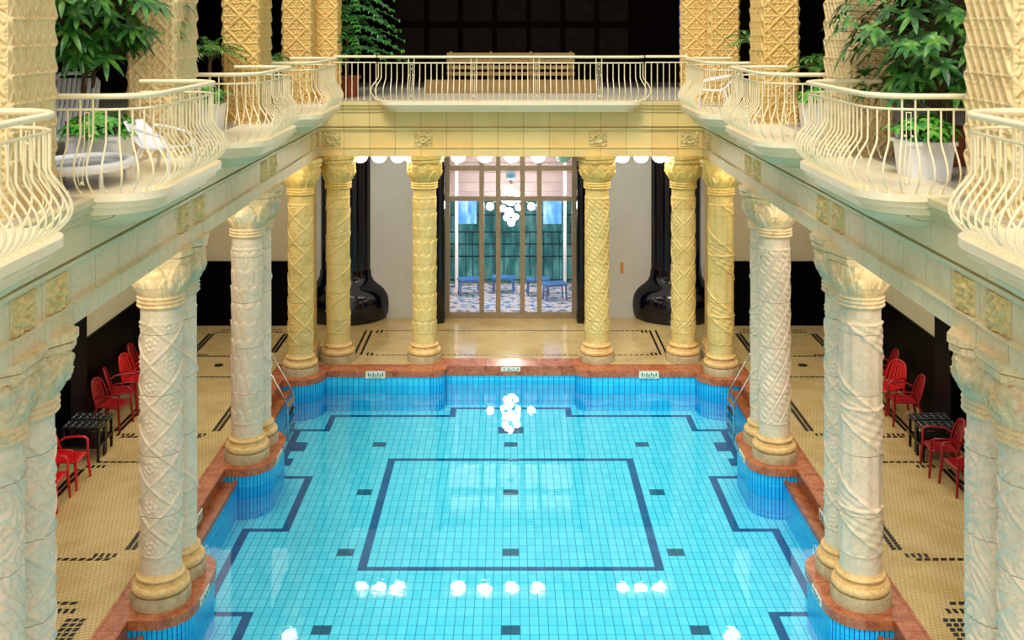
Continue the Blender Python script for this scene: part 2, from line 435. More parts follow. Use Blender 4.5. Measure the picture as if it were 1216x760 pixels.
def capital_meshes(mat, seed):
    b = MB()
    # astragal rings + echinus (round to square)
    n = 192; nz = 72; zz = np.linspace(3.84, 4.42, nz); o = []
    th = np.linspace(0, 2 * PI, n, endpoint=False)
    V = np.zeros((nz, n, 3))
    for i, z in enumerate(zz):
        t = (z - 3.84) / .58
        if t < .27:
            r = .285 + .022 * (math.cos(t / .27 * 6 * PI) * -.5 + .5); q = 0
            R = np.full(n, r)
        else:
            s_ = (t - .27) / .73
            r = .285 + .085 * math.sin(min(1, s_ * 1.25) * PI / 2) - .012 * max(0, s_ - .8) * 5
            q = .45 * s_
            m = np.maximum(abs(np.cos(th)), abs(np.sin(th)))
            R = r * ((1 - q) + q / m * .93)
            sc = min(1, s_ * 6) * min(1, (1 - s_) * 8 + .3)
            for (n_l, off, lo, hi, am) in ((8, .0, .0, .62, .024), (8, .5, .30, 1.0, .026)):
                q2 = (s_ - lo) / (hi - lo)
                if 0 <= q2 <= 1:
                    uu = frac(th / (2 * PI) * n_l + off + seed * .1) - .5
                    w = .46 * math.sqrt(max(0, 1 - q2 ** 2.2)) + .01
                    ins = np.clip((w - np.abs(uu)) / .07, 0, 1)
                    R = R + am * sc * ins * (.55 + .45 * q2) - .012 * sc * ridge(uu, .05) * (q2 < .8) * ins + .006 * ins * np.cos(uu * 60 + q2 * 9)
            if s_ > .72: R = R + .02 * ridge(np.array(s_ - .86), .14) * np.clip(np.cos(th * 4) * 2 - .6, 0, 1) * -1
        V[i, :, 0] = R * np.cos(th); V[i, :, 1] = R * np.sin(th); V[i, :, 2] = z
    return V, n, nz
def chamf(a, c): return [(-a + c, -a), (a - c, -a), (a, -a + c), (a, a - c), (a - c, a), (-a + c, a), (-a, a - c), (-a, -a + c)]

proto = {}
def column(kind, far, loc, label, group, rz=0):
    key = (kind, far)
    cm = M['col_far'] if far else M['col_near']; cp = M['cap_far'] if far else M['cap_near']
    if key in proto:
        return dup(proto[key], loc, rz, label, group)
    t = empty('column', loc, label, 'column', group, rz)
    proto[key] = t
    b = MB(); b.lathe([(.385, .0), (.385, .155), (.378, .167)], n=40); b.build('plinth', M['plinth'], t, True)
    b = MB(); pr = []
    for i in range(9): a = -PI / 2 + PI * i / 8; pr.append((.322 + .052 * math.cos(a), .225 + .058 * math.sin(a)))
    pr += [(.325, .288), (.322, .296), (.295, .302), (.288, .318), (.290, .334), (.305, .340)]
    for i in range(7): a = -PI / 2 + PI * i / 6; pr.append((.292 + .024 * math.cos(a), .364 + .022 * math.sin(a)))
    pr += [(.285, .388), (.275, .40), (.265, .425)]
    b.lathe(pr, n=48); b.build('base', M['base'], t, True)
    if key[0] not in _sh: _sh[kind] = shaft_mesh(kind, cm)
    V, nu, nv = _sh[kind]; grid_obj(V, nu, nv, 'shaft', cm, t, True)
    V, nu, nv = capital_meshes(cp, len(proto)); grid_obj(V, nu, nv, 'capital', cp, t, True)
    b = MB(); b.prism(chamf(.34, .12), 4.40, 4.44); b.prism(chamf(.375, .13), 4.44, 4.505); b.prism(chamf(.35, .12), 4.505, 4.52); b.prism(chamf(.39, .13), 4.52, 4.60)
    b.build('abacus', cp, t)
    return t

front_kind = {(-1, 0): 'scroll', (-1, 1): 'lattice', (-1, 2): 'leaf_tiers', (1, 0): 'lattice', (1, 1): 'ribbon_flutes', (1, 2): 'spiral_fine'}
mate_kind = {(-1, 0): 'lattice', (-1, 1): 'plain_spiral', (-1, 2): 'plain_spiral', (1, 0): 'scroll', (1, 1): 'lattice', (1, 2): 'spiral_band'}
desc = {'scroll': 'scroll-carved', 'lattice': 'diamond-lattice', 'leaf_tiers': 'leaf-tiered', 'ribbon_flutes': 'ribbon-and-flute', 'spiral_fine': 'finely spiralled', 'plain_spiral': 'smooth', 'spiral_band': 'spiral-banded', 'nested_diamond': 'nested-diamond'}
where = ['of the pair at the photo edge', 'of the middle pair', 'of the pair beside the ladder']
grp = 'carved marble columns around the pool'
for s, sn in ((-1, 'left'), (1, 'right')):
    for i, y in enumerate(PAIRS):
        k = front_kind[(s, i)]; km = mate_kind[(s, i)]
        column(k, False, (s * CX, y, 0), f'{desc[k]} pale column, front one {where[i]}, {sn} side', grp, rz=.3 * i)
        column(km, False, (s * CX, y + .66, 0), f'{desc[km]} pale column, rear one {where[i]}, {sn} side', grp, rz=.7 * i + 1)
ck = {-1: 'lattice', 1: 'ribbon_flutes'}
for s, sn in ((-1, 'left'), (1, 'right')):
    column(ck[s], True, (s * 4.53, 22.7, 0), f'{desc[ck[s]]} warm-lit marble column standing at the far {sn} corner of the pool', grp, rz=1.1)
for x, k, w in ((-3.86, 'spiral_band', 'left of the far curb, before the black pier'), (-1.93, 'leaf_tiers', 'just left of the glass doors'), (1.93, 'spiral_fine', 'just right of the glass doors'), (3.86, 'nested_diamond', 'right of the far curb, before the black pier')):
    column(k, True, (x, 23.55, 0), f'{desc[k]} warm-lit marble column {w}', grp, rz=.4)
# square corner piers behind the corner columns
for s, sn in ((-1, 'left'), (1, 'right')):
    t = empty('corner_pier', (s * 4.62, 23.6, 0), f'plain slender square marble pier behind the far {sn} corner column', 'pier', 'square corner piers')
    MB().prism(chamf(.33, .08), 0, .22).build('plinth', M['plinth'], t)
    b = MB(); b.prism(chamf(.30, .08), .22, .34); b.prism(chamf(.27, .06), .34, .40); b.build('base', M['base'], t)
    b = MB(); b.prism(chamf(.235, .04), .40, 3.95); b.build('shaft', M['col_far'], t)
    b = MB(); b.prism(chamf(.26, .05), 3.95, 4.05); b.prism(chamf(.29, .05), 4.05, 4.4); b.prism(chamf(.34, .06), 4.4, 4.60); b.build('capital', M['cap_far'], t)

# ---------------------------------------------------------------- beams (entablature)
# profile: (inward offset d, z) from soffit to top; d>0 is towards the pool
def beam_poly(prof):
    return prof
PROF = [(-.60, 4.58), (0.0, 4.58), (0.0, 4.76), (.025, 4.775), (.025, 4.79), (-.03, 4.80), (-.03, 5.14), (.0, 5.15), (.03, 5.19), (.03, 5.215), (-.02, 5.22), (-.02, 5.25), (.045, 5.255), (.045, 5.56), (.075, 5.575), (.075, 5.63), (.12, 5.66), (.12, 5.70), (.16, 5.73), (.16, GZ), (-.60, GZ)]
def extrude_side(s):
    b = MB(); n = len(PROF); X0 = 4.25
    ys = [2.0, None]
    vs = []
    for e in range(2):
        for d, z in PROF:
            x = X0 - d
            y = 2.0 if e == 0 else 23.21 + (X0 - x) * -1 + .0
            vs.append((s * x, y if e == 0 else (23.25 - d), z))
    fs = []; mi = []
    o = len(b.v); b.v.extend(vs)
    for i in range(n):
        j = (i + 1) % n
        b.f.append((i, j, n + j, n + i) if s > 0 else (i, n + i, n + j, j))
        z = (PROF[i][1] + PROF[j][1]) / 2
        b.mi.append(1 if z > 5.2 else 0)
    b.f.append(tuple(range(n))); b.mi.append(0); b.f.append(tuple(range(n, 2 * n))[::-1]); b.mi.append(0)
    o = b.build('trim_2' if s < 0 else 'trim_3', [M['beam_side'], M['fascia_side']]); struct(o); return o
beamL = extrude_side(-1); beamR = extrude_side(1)
b = MB(); n = len(PROF)
for e in (-1, 1):
    for d, z in PROF: b.v.append((e * (4.25 - d if d > -.5 else 4.85), 23.25 - d, z))
for i in range(n):
    j = (i + 1) % n; b.f.append((i, n + i, n + j, j)); z = (PROF[i][1] + PROF[j][1]) / 2; b.mi.append(1 if z > 5.2 else 0)
beamB = struct(b.build('trim_1', [M['beam_back'], M['fascia_back']]))

def relief(parent, c, axis, w, h, seed):
    """carved square: height field on a little block; axis 'y' faces -Y, 'x+'/'x-' faces towards pool"""
    rn = random.Random(seed); N = 34
    u = np.linspace(-1, 1, N)[None, :] + np.zeros((N, 1)); v = np.linspace(-1, 1, N)[:, None] + np.zeros((1, N))
    p = [rn.uniform(0, 6) for _ in range(4)]
    hh = .5 + .5 * np.sin(u * 7 + p[0] + 1.5 * np.sin(v * 5 + p[1])) * np.sin(v * 8 + p[2] + 1.5 * np.cos(u * 4 + p[3]))
    rr = np.sqrt(u ** 2 + v ** 2); hh = .55 * hh + .45 * ridge(rr - .5, .2) + .4 * ridge(rr, .2)
    edge = (np.maximum(abs(u), abs(v)) < .97)
    d = (.012 + .07 * hh) * edge
    if axis == 'y': V = np.stack([c[0] + u * w / 2, c[1] - d, c[2] + v * h / 2], -1)
    else:
        s = 1 if axis == 'x+' else -1      # s = side sign of the wall
        V = np.stack([c[0] - s * d, c[1] + u * w / 2 * s, c[2] + v * h / 2], -1)
        V = V[:, ::-1] if s > 0 else V[:, ::-1]
    grid_obj(V, N, N, 'carved_relief', M['relief'], parent)
for i, x in enumerate((-3.96, -1.93, 1.93, 3.96)): relief(beamB, (x, 23.28, 4.97), 'y', .40, .34, i)
for s, bm in ((-1, beamL), (1, beamR)):
    for i, y in enumerate(PAIRS):
        for dy in (-.02, .66): relief(bm, (s * 4.28, y + dy, 4.97), 'x+' if s > 0 else 'x-', .42, .34, 20 + i * 3 + int(dy * 3) + s)
    relief(bm, (s * 4.28, 22.7, 4.97), 'x+' if s > 0 else 'x-', .4, .34, 77)

# ---------------------------------------------------------------- balcony slabs
def rrect(x0, x1, y0, y1, r, corners, n=10):
    """rounded rectangle polygon CCW; corners set of 'll','lr','ur','ul' to round"""
    P = []
    for key, cx, cy, a in (('ll', x0, y0, PI), ('lr', x1, y0, 1.5 * PI), ('ur', x1, y1, 0), ('ul', x0, y1, .5 * PI)):
        if key in corners:
            ox = cx + (r if cx == x0 else -r); oy = cy + (r if cy == y0 else -r)
            for k in range(n + 1):
                t = a + PI / 2 * k / n; P.append((ox + r * math.cos(t), oy + r * math.sin(t)))
        else: P.append((cx, cy))
    return P
BC = [7.22, 11.75, 16.22, 20.65]; BH = 1.42
tn = 4
def slab_levels(b, mk):
    for (ins, z0, z1) in ((.0, 5.755, 5.83), (.03, 5.735, 5.755), (.05, 5.69, 5.735), (.10, 5.665, 5.69), (.14, 5.60, 5.665)):
        b.prism(mk(ins), z0, z1)
for s in (-1, 1):
    for yc in BC:
        b = MB()
        def mk(ins):
            x_in = 3.5 + ins
            if s < 0: return rrect(-4.5, -x_in, yc - BH + ins, yc + BH - ins, .5, ('lr', 'ur'))
            return rrect(x_in, 4.5, yc - BH + ins, yc + BH - ins, .5, ('ll', 'ul'))
        slab_levels(b, mk)
        struct(b.build(f'trim_{tn}', M['slab'])); tn += 1
        b = MB(); N = 9; n_ = None
        for k in range(N):
            t = k / (N - 1) * PI / 2
            ring = mk(.16 + .66 * (1 - math.cos(t))); z = 5.62 - .25 * math.sin(t)
            ring = [(x, y, z) for x, y in ring]; n_ = len(ring); b.v.extend(ring)
        for k in range(N - 1):
            for i in range(n_):
                j = (i + 1) % n_; b.f.append(((k + 1) * n_ + i, (k + 1) * n_ + j, k * n_ + j, k * n_ + i)); b.mi.append(0)
        b.f.append(tuple(range((N - 1) * n_, N * n_))[::-1]); b.mi.append(0)
        struct(b.build(f'trim_{tn}', M['fascia_side'])); tn += 1
b = MB(); slab_levels(b, lambda ins: rrect(-2.86 + ins, 2.86 - ins, 22.72 + ins, 23.3, .3, ('ll', 'lr')))
struct(b.build(f'trim_{tn}', M['slab'])); tn += 1

# ---------------------------------------------------------------- railings
ZR = 6.79; ZS = 5.83
def bprof(bulge=.165, top=ZR - .13):
    P = []
    z0 = ZS; H = top - z0
    for i in range(25):
        t = i / 24; z = z0 + H * t
        x = bulge * math.sin(PI * min(1, max(0, t / .62))) ** 1.15 * (1.0) if t < .62 else -.0
        if t < .62: x = bulge * (math.sin(PI * (t / .62) ** .8)) ** 1.3
        P.append((x, 0, z))
    return P
def mk_baluster(name, bulge, top):
    b = MB(); b.tube(bprof(bulge, top), .0105, 6)
    b.lathe([(.017, ZS), (.017, ZS + .02), (.011, ZS + .03)], (0, 0), 8)
    return b
def mk_loop():
    b = MB(); P = bprof(.165, ZR - .16)
    for s in (-.022, .022): b.tube([(p[0], s, p[2]) for p in P[3:]], .005, 5)
    p = P[-1]; b.tube([(p[0], -.027, p[2]), (p[0], .027, p[2])], .005, 5)
    q = P[17]
    for s in (-.032, .032): b.sphere((q[0], s, q[2]), .013, 8, 6)
    q = P[3]; b.sphere((q[0], 0, q[2] + .02), .02, 8, 6)
    q = P[21]; b.sphere((q[0], 0, q[2]), .012, 8, 6)
    return b
src = {}
def src_obj(key, fn, name, parent):
    if key in src:
        o = src[key].copy(); C.objects.link(o); o.parent = parent; return o
    o = fn().build(name, M['rail'], parent, True); src[key] = o; return o
def path_sample(P, step):
    """P polyline; return evenly spaced (pt, tangent)"""
    P = [Vector(p) for p in P]; L = [0]
    for a, c in zip(P, P[1:]): L.append(L[-1] + (c - a).length)
    n = max(2, round(L[-1] / step)); out = []
    for k in range(n + 1):
        d = L[-1] * k / n; i = 0
        while i < len(P) - 2 and L[i + 1] < d: i += 1
        f = (d - L[i]) / max(1e-9, L[i + 1] - L[i]); p = P[i].lerp(P[i + 1], f); out.append((p, (P[i + 1] - P[i]).normalized()))
    return out
def railing(paths, outs, label, posts=()):
    t = empty('balcony_railing', (paths[0][0][0], paths[0][0][1], ZS), label, 'railing', 'cream iron balcony railings')
    org = Vector(t.location)
    for (P, bulge) in zip(paths, outs):
        P3 = [Vector((p[0], p[1], ZR)) - org for p in P]
        b = MB(); b.tube(P3, .036, 12, flat=.8); b.build('handrail', M['rail'], t, True)
        b = MB(); b.tube([p + Vector((0, 0, -.13)) for p in P3], .013, 8); b.build('lower_rail', M['rail'], t, True)
        sm = path_sample([(p[0], p[1], 0) for p in P], .125)
        for k, (p, d) in enumerate(sm):
            post = (k in posts or k + 1 in posts) and bulge > 0
            key = ('post' if post else 'bal', bulge)
            o = src_obj(key, lambda: mk_baluster('baluster', bulge, ZR - .03 if post else ZR - .13), 'baluster', t)
            nrm = Vector((d.y, -d.x, 0))     # right-hand side of travel = outward
            o.location = Vector((p.x, p.y, 0)) - org; o.rotation_euler[2] = math.atan2(nrm.y, nrm.x)
            if k + 1 in posts and bulge > 0:
                m_ = src_obj('loop', mk_loop, 'ornament', t)
                q = sm[k + 1][0]; c = (p + q) / 2
                m_.location = Vector((c.x, c.y, 0)) - org; m_.rotation_euler[2] = o.rotation_euler[2]
    return t
def side_path(s, yc):
    h = 1.37; r = .45; xi = 3.60; xo = 4.62; P = []
    # go so that outward is on the right side of travel
    seq = []
    seq.append((xo, yc - h))
    for k in range(9):
        a = PI / 2 * k / 8; seq.append((xi + r - r * math.sin(a), yc - h + r - r * math.cos(a)))
    for k in range(9):
        a = PI / 2 * k / 8; seq.append((xi + r - r * math.cos(a), yc + h - r + r * math.sin(a)))
    seq.append((xo, yc + h))
    seq = [(s * x, y) for x, y in seq]
    if s > 0: seq = seq[::-1]
    return seq
bnames = ['nearest of four', 'second nearest of four', 'third nearest of four', 'farthest of four']
railing_n = 0
for s, sn in ((-1, 'left'), (1, 'right')):
    for i, yc in enumerate(BC):
        P = side_path(s, yc)
        railing([P], [.165], f'bulging cream iron balcony railing on the {sn} side, {bnames[i]}', posts=(4, 16, 30))
# back: travel so outward (-Y) is on the right => travel in -X direction? right of (+X) travel is -Y
yb = 23.12
c = [(-2.95, 23.22), (-2.87, 23.1)]
Pm = [(-2.92, 23.22), (-2.90, 23.08), (-2.80, 22.97), (-2.66, 22.93), (2.66, 22.93), (2.80, 22.97), (2.90, 23.08), (2.92, 23.22)]
railing([Pm], [.165], 'long straight-fronted cream iron railing over the glass doors', posts=(8, 19, 30, 41))
for s, sn in ((-1, 'left'), (1, 'right')):
    P = [(-3.9, 23.22), (-2.97, 23.22)] if s < 0 else [(2.97, 23.22), (3.9, 23.22)]
    railing([P], [0.0], f'short flat cream iron railing between the far {sn} corner and the long balcony')

# ---------------------------------------------------------------- upper pillars
def face_h(u, v, W, style):
    e = np.clip((W / 2 - np.abs(u)) / .02, 0, 1)
    if style == 'lattice':
        P = .46
        a = frac((u + v) / P); b_ = frac((u - v) / P)
        da = np.minimum(a, 1 - a) * P; db = np.minimum(b_, 1 - b_) * P
        h = np.maximum(np.clip(1.6 - da / .028, 0, 1), np.clip(1.6 - db / .028, 0, 1)) * .020
        k = frac(v / .23); h = np.maximum(h, ridge(np.minimum(k, 1 - k) * .23, .022) * .014)
        du = (frac(u / .0767) - .5) * .0767; dv = (frac(v / .115 + .5) - .5) * .115
        h = np.maximum(h, np.sqrt(np.clip(1 - (du ** 2 + dv ** 2) / .026 ** 2, 0, 1)) * .019)
        fan = np.abs(np.sin(np.arctan2(a - .5, b_ - .5) * 5)); rr = np.sqrt((a - .5) ** 2 + (b_ - .5) ** 2)
        h = np.maximum(h, (rr < .34) * (rr > .12) * fan * .012)
    else:
        p = .25; k = frac(v / p); j = np.floor(v / p)
        h = ridge(np.minimum(k, 1 - k) * p, .022) * .02 + .006 * (np.minimum(k, 1 - k) * p < .03) * np.cos(u * 60)
        q_ = .155
        z = frac(u / q_ + k) ; z2 = frac(u / q_ - k + .0)
        h = np.maximum(h, np.clip(1.5 - np.minimum(z, 1 - z) * q_ / .012, 0, 1) * .024)
        h = np.maximum(h, np.clip(1.5 - np.minimum(z2, 1 - z2) * q_ / .009, 0, 1) * .009)
        du = (frac(u / q_ + .5) - .5) * q_; dv = (k - .22) * p
        h = h - np.clip(1 - (du ** 2 + dv ** 2) / .014 ** 2, 0, 1) * .014
        du = (frac(u / q_) - .5) * q_; dv = (k - .62) * p
        h = np.maximum(h, np.clip(1.4 - np.sqrt(du ** 2 + dv ** 2) / .02, 0, 1) * .014)
    return 1.7 * h * e
def pillar_mesh(name, x0, x1, y0, y1, z0, z1, mat, parent, rounds=.0):
    st = .009; V = []; F = []
    me_v = []; me_f = []
    cx, cy = (x0 + x1) / 2, (y0 + y1) / 2
    for (ax, ay, bx, by, style) in ((x0, y0, x1, y0, 'lattice'), (x1, y0, x1, y1, 'zigzag'), (x1, y1, x0, y1, 'lattice'), (x0, y1, x0, y0, 'zigzag')):
        W = math.hypot(bx - ax, by - ay); nu = int(W / st) + 2; nv = int((z1 - z0) / st) + 2
        u = np.linspace(-W / 2, W / 2, nu)[None, :] + np.zeros((nv, 1)); v = np.linspace(z0, z1, nv)[:, None] + np.zeros((1, nu))
        h = face_h(u, v, W, style)
        tx, ty = (bx - ax) / W, (by - ay) / W; nx, ny = ty, -tx
        mx, my = (ax + bx) / 2, (ay + by) / 2
        V = np.stack([mx + tx * u + nx * h, my + ty * u + ny * h, v], -1).reshape(-1, 3)
        o = len(me_v); idx = (np.arange(nu * nv) + o).reshape(nv, nu)
        me_v.extend(V.tolist()); me_f.extend(np.stack([idx[:-1, :-1], idx[:-1, 1:], idx[1:, 1:], idx[1:, :-1]], -1).reshape(-1, 4).tolist())
    me = bpy.data.meshes.new(name); me.from_pydata(me_v, [], me_f); me.materials.append(mat)
    me.polygons.foreach_set('use_smooth', [True] * len(me.polygons)); me.update()
    o = bpy.data.objects.new(name, me); C.objects.link(o); o.parent = parent
    return o
PT = 9.0
pil_where = ['closest to the camera', 'above the middle pair of columns', 'above the pair of columns by the ladder']
pm = {}
for s, sn in ((-1, 'left'), (1, 'right')):
    for i, y in enumerate(PAIRS):
        t = empty('gallery_pillar', (s * 4.65, y + .33, GZ), f'carved ochre gallery pillar on the {sn} side, {pil_where[i]}', 'pillar', 'carved gallery pillars')
        far = i == 2
        if far not in pm: pm[far] = pillar_mesh('shaft', -.30, .30, -.47, .47, .0, PT - GZ, M['pillar_far' if far else 'pillar_near'], t)
        else:
            o = pm[far].copy(); C.objects.link(o); o.parent = t
    t = empty('gallery_pillar', (s * 4.4, 23.3, GZ), f'carved ochre L-shaped gallery pillar at the far {sn} corner', 'pillar', 'carved gallery pillars')
    a, b_ = (-.55, .05) if s < 0 else (-.05, .55)
    pillar_mesh('shaft', a, b_, -.45, .5, 0, PT - GZ, M['pillar_far'], t)
    a, b_ = (.05, .55) if s < 0 else (-.55, -.05)
    pillar_mesh('shaft', a, b_, 0, .5, 0, PT - GZ, M['pillar_far'], t)

# ---------------------------------------------------------------- gallery & building shell
GF = GZ + .004
b = MB(); b.box(-9.5, -4.2, 1, 31, 5.6, GF); b.box(4.2, 9.5, 1, 31, 5.6, GF); b.box(-4.2, 4.2, 23.2, 31, 5.6, GF)
g = struct(b.build('floor_gallery', M['gal_floor']))
b = MB(); b.box(-8.1, -4.86, 1, 27.2, 4.62, 5.59); b.box(4.86, 8.1, 1, 27.2, 4.62, 5.59); b.box(-4.85, 4.85, 23.86, 27.2, 4.62, 5.59)
struct(b.build('ceiling_lower', M['wall_grey']))
b = MB(); b.box(-9.5, -5.6, 1, 31, PT, PT + .3); b.box(5.6, 9.5, 1, 31, PT, PT + .3); b.box(-5.6, 5.6, 25.8, 31, PT, PT + .3)
struct(b.build('ceiling_upper', M['dark_wall']))
struct(MB().box(-9.7, 9.7, 31, 31.3, 4.6, 14).build('wall_upper_back', M['dark_wall']))
struct(MB().box(-9.8, -9.5, 1, 31.3, 4.6, 14).build('wall_upper_left', M['dark_wall']))
struct(MB().box(9.5, 9.8, 1, 31.3, 4.6, 14).build('wall_upper_right', M['dark_wall']))
for i, x in enumerate((-5.28, 5.1)):
    w = struct(MB().box(x - .14, x + .14, 30.96, 30.99, 6.3, 8.9).build(f'window_{i + 1}', M['blue_window']))
# raised pattern panels on the dark back wall
b = MB()
for i in range(7):
    for j in range(2): b.box(-3.4 + i * 1.0, -2.55 + i * 1.0, 30.93, 31.0, 6.3 + j * 1.3, 7.4 + j * 1.3)
struct(b.build('trim_40', solid('brown_panels', rgb(46, 32, 22), .6, var=.4, scale=5, spec=.2)))

# lower walls
for s, nm in ((-1, 'left'), (1, 'right')):
    struct(MB().box(min(s * 8, s * 8.25), max(s * 8, s * 8.25), 1, 27.2, 1.6, 4.62).build(f'wall_{nm}', M['wall_beige']))
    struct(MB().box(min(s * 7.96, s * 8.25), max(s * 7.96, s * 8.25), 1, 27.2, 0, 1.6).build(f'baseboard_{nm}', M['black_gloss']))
    b = MB()
    for y0, y1 in ((22.9, 23.5), (18.55, 19.25), (14.0, 14.7), (9.5, 10.2)):
        b.box(min(s * 7.75, s * 8.0), max(s * 7.75, s * 8.0), y0, y1, 0, 4.62)
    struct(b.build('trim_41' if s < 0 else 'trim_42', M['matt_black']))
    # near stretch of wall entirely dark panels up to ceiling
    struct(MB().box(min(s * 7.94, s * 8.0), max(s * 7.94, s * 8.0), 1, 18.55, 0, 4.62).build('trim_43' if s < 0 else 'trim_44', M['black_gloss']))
    xa, xb = sorted((s * 5.35, s * 8.1))
    struct(MB().box(xa, xb, 26.25, 27.2, 1.6, 4.62).build(f'wall_back_{nm}', M['wall_beige']))
    b = MB(); b.box(xa, xb, 26.2, 27.2, 0, 1.6); b.box(xa, xb, 26.17, 26.2, .70, .74)
    struct(b.build(f'baseboard_back_{nm}', M['black_gloss']))
    # plain grey panels flanking the doors
    xa, xb = sorted((s * 1.94, s * 5.4))
    struct(MB().box(xa, xb, 26.9, 27.2, 0, 4.62).build('wall_panel_left' if s < 0 else 'wall_panel_right', M['wall_grey']))
    # blue-black bull-nosed door pier
    b = MB(); xa, xb = sorted((s * 1.66, s * 1.93)); b.box(xa, xb, 26.5, 27.2, 0, 4.62)
    b.lathe([(.135, 0), (.135, 4.6)], (s * 1.795, 26.5), 16)
    struct(b.build('trim_45' if s < 0 else 'trim_46', M['blue_black']))
    # bottle-footed glazed pier, ribbed
    t = empty('glazed_pier', (s * 4.22, 27.25, 0), f'glossy blue-black ribbed pier with swollen bottle foot, {nm} of the glass doors', 'pier', 'black glazed piers')
    nt, nz = 160, 60; th = np.linspace(0, 2 * PI, nt, endpoint=False)[None, :]
    zs = np.concatenate([np.linspace(1.25, 4.6, nz)])[:, None]
    R = .72 + .012 * np.cos(th * 28) + 0 * zs
    V = np.stack([R * np.cos(th), R * np.sin(th), zs + 0 * th], -1)
    grid_obj(V, nt, nz, 'shaft', M['blue_black'], t, True)
    pr = [(1.08, 0), (1.12, .06), (1.15, .18), (1.16, .34), (1.15, .50), (1.12, .62), (1.05, .74), (.97, .82), (.88, .89), (.80, .97), (.75, 1.08), (.735, 1.25)]
    MB().lathe(pr, n=64).build('foot', M['blue_black'], t, True)
tag(MB().box(2.80, 2.88, 26.885, 26.905, 1.15, 1.42).build('light_switch', M['orange']), 'small orange switch plate on the grey wall panel', 'switch')

# ---------------------------------------------------------------- glass doors & hall beyond
YD = 26.9
door = struct(bpy.data.objects.new('door_1', None)); C.objects.link(door); door.location = (0, YD, 0)
b = MB()
b.box(-1.66, -1.56, -.05, .05, 0, 4.6); b.box(1.56, 1.66, -.05, .05, 0, 4.6)
for x in (-.74, -.32, .30, .73): b.box(x - .06, x + .06, -.045, .045, .0, 4.6)
for z, h in ((3.83, .065), (3.05, .055), (.07, .07)): b.box(-1.66, 1.66, -.055, .055, z - h, z + h)
b.build('door_frame', M['bronze'], door)
MB().box(-1.6, 1.6, -.006, .006, .1, 4.6).build('pane', M['glass'], door)
for x in (-.62, .62): MB().tube([(x, -.12, 1.0), (x, -.12, 1.35)], .012, 8).build('handle', M['steel'], door)
# hall
for s in (-1, 1):
    xa, xb = sorted((s * 1.98, s * 2.1))
    struct(MB().box(xa, xb, 27.2, 30.4, 0, 4.9).build('wall_hall_left' if s < 0 else 'wall_hall_right', solid('pale_pink_plaster', rgb(232, 214, 204), .7, var=.03)))
    xa, xb = sorted((s * 1.50, s * 1.58))
    struct(MB().box(xa, xb, 29.9, 30.05, 0, 4.6).build('trim_47' if s < 0 else 'trim_48', M['white_plastic']))
struct(MB().box(-2.1, 2.1, 27.2, 30.6, 4.6, 4.7).build('ceiling_hall', solid('hall_ceiling', rgb(220, 190, 180), .7)))
b = MB(); b.box(-2.1, 2.1, 30.55, 30.7, 2.42, 4.6)
for k in range(5): b.box(-2.0, 2.0, 30.5, 30.55, 2.6 + k * .28, 2.64 + k * .28)
struct(b.build('wall_hall_back', solid('mauve_grey_plaster', rgb(168, 150, 150), .7, var=.05)))
win = struct(MB().box(-2.1, 2.1, 30.55, 30.6, 0, 2.42).build('window_3', M['garden']))
b = MB()
for x in (-1.3, -1.1, -.9, -.45, -.2, .3, .55, .95, 1.2, 1.4): b.box(x - .012, x + .012, 30.42, 30.46, .05, 1.5)
for z in (.12, .8, 1.15, 1.5, 2.0): b.box(-2, 2, 30.40, 30.46, z - .015, z + .015)
b.build('window_frame', M['black_gloss'], win)
for k, x in enumerate((-1.25, 1.2)): struct(MB().box(x - .26, x + .26, 30.36, 30.39, 1.75, 2.4).build(f'window_{4 + k}', M['skyblue']))
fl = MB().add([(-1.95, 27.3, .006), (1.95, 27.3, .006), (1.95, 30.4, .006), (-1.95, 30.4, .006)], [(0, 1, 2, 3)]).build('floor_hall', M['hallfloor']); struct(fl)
# shiny blue loungers in the hall
proto_b = None
for i, (x, y, rz) in enumerate(((-1.15, 29.2, .2), (-.2, 29.4, -.1), (.75, 29.2, .1), (1.2, 28.7, .3))):
    t = empty('stool', (x, y, 0), ['low blue stool behind the leftmost glass pane', 'low blue stool behind the middle glass pane', 'low blue stool behind the glass, right of the middle pane', 'low blue stool behind the rightmost glass pane'][i], 'stool', 'blue stools behind the glass doors', rz)
    MB().prism(rrect(-.32, .32, -.2, .2, .08, ('ll', 'lr', 'ur', 'ul'), 5), .40, .46).build('seat', M['blue_cloth'], t)
    for a in (-.26, .26):
        for c_ in (-.14, .14): MB().tube([(a, c_, .4), (a * 1.1, c_ * 1.1, 0)], .022, 6).build('leg', M['blue_cloth'], t)
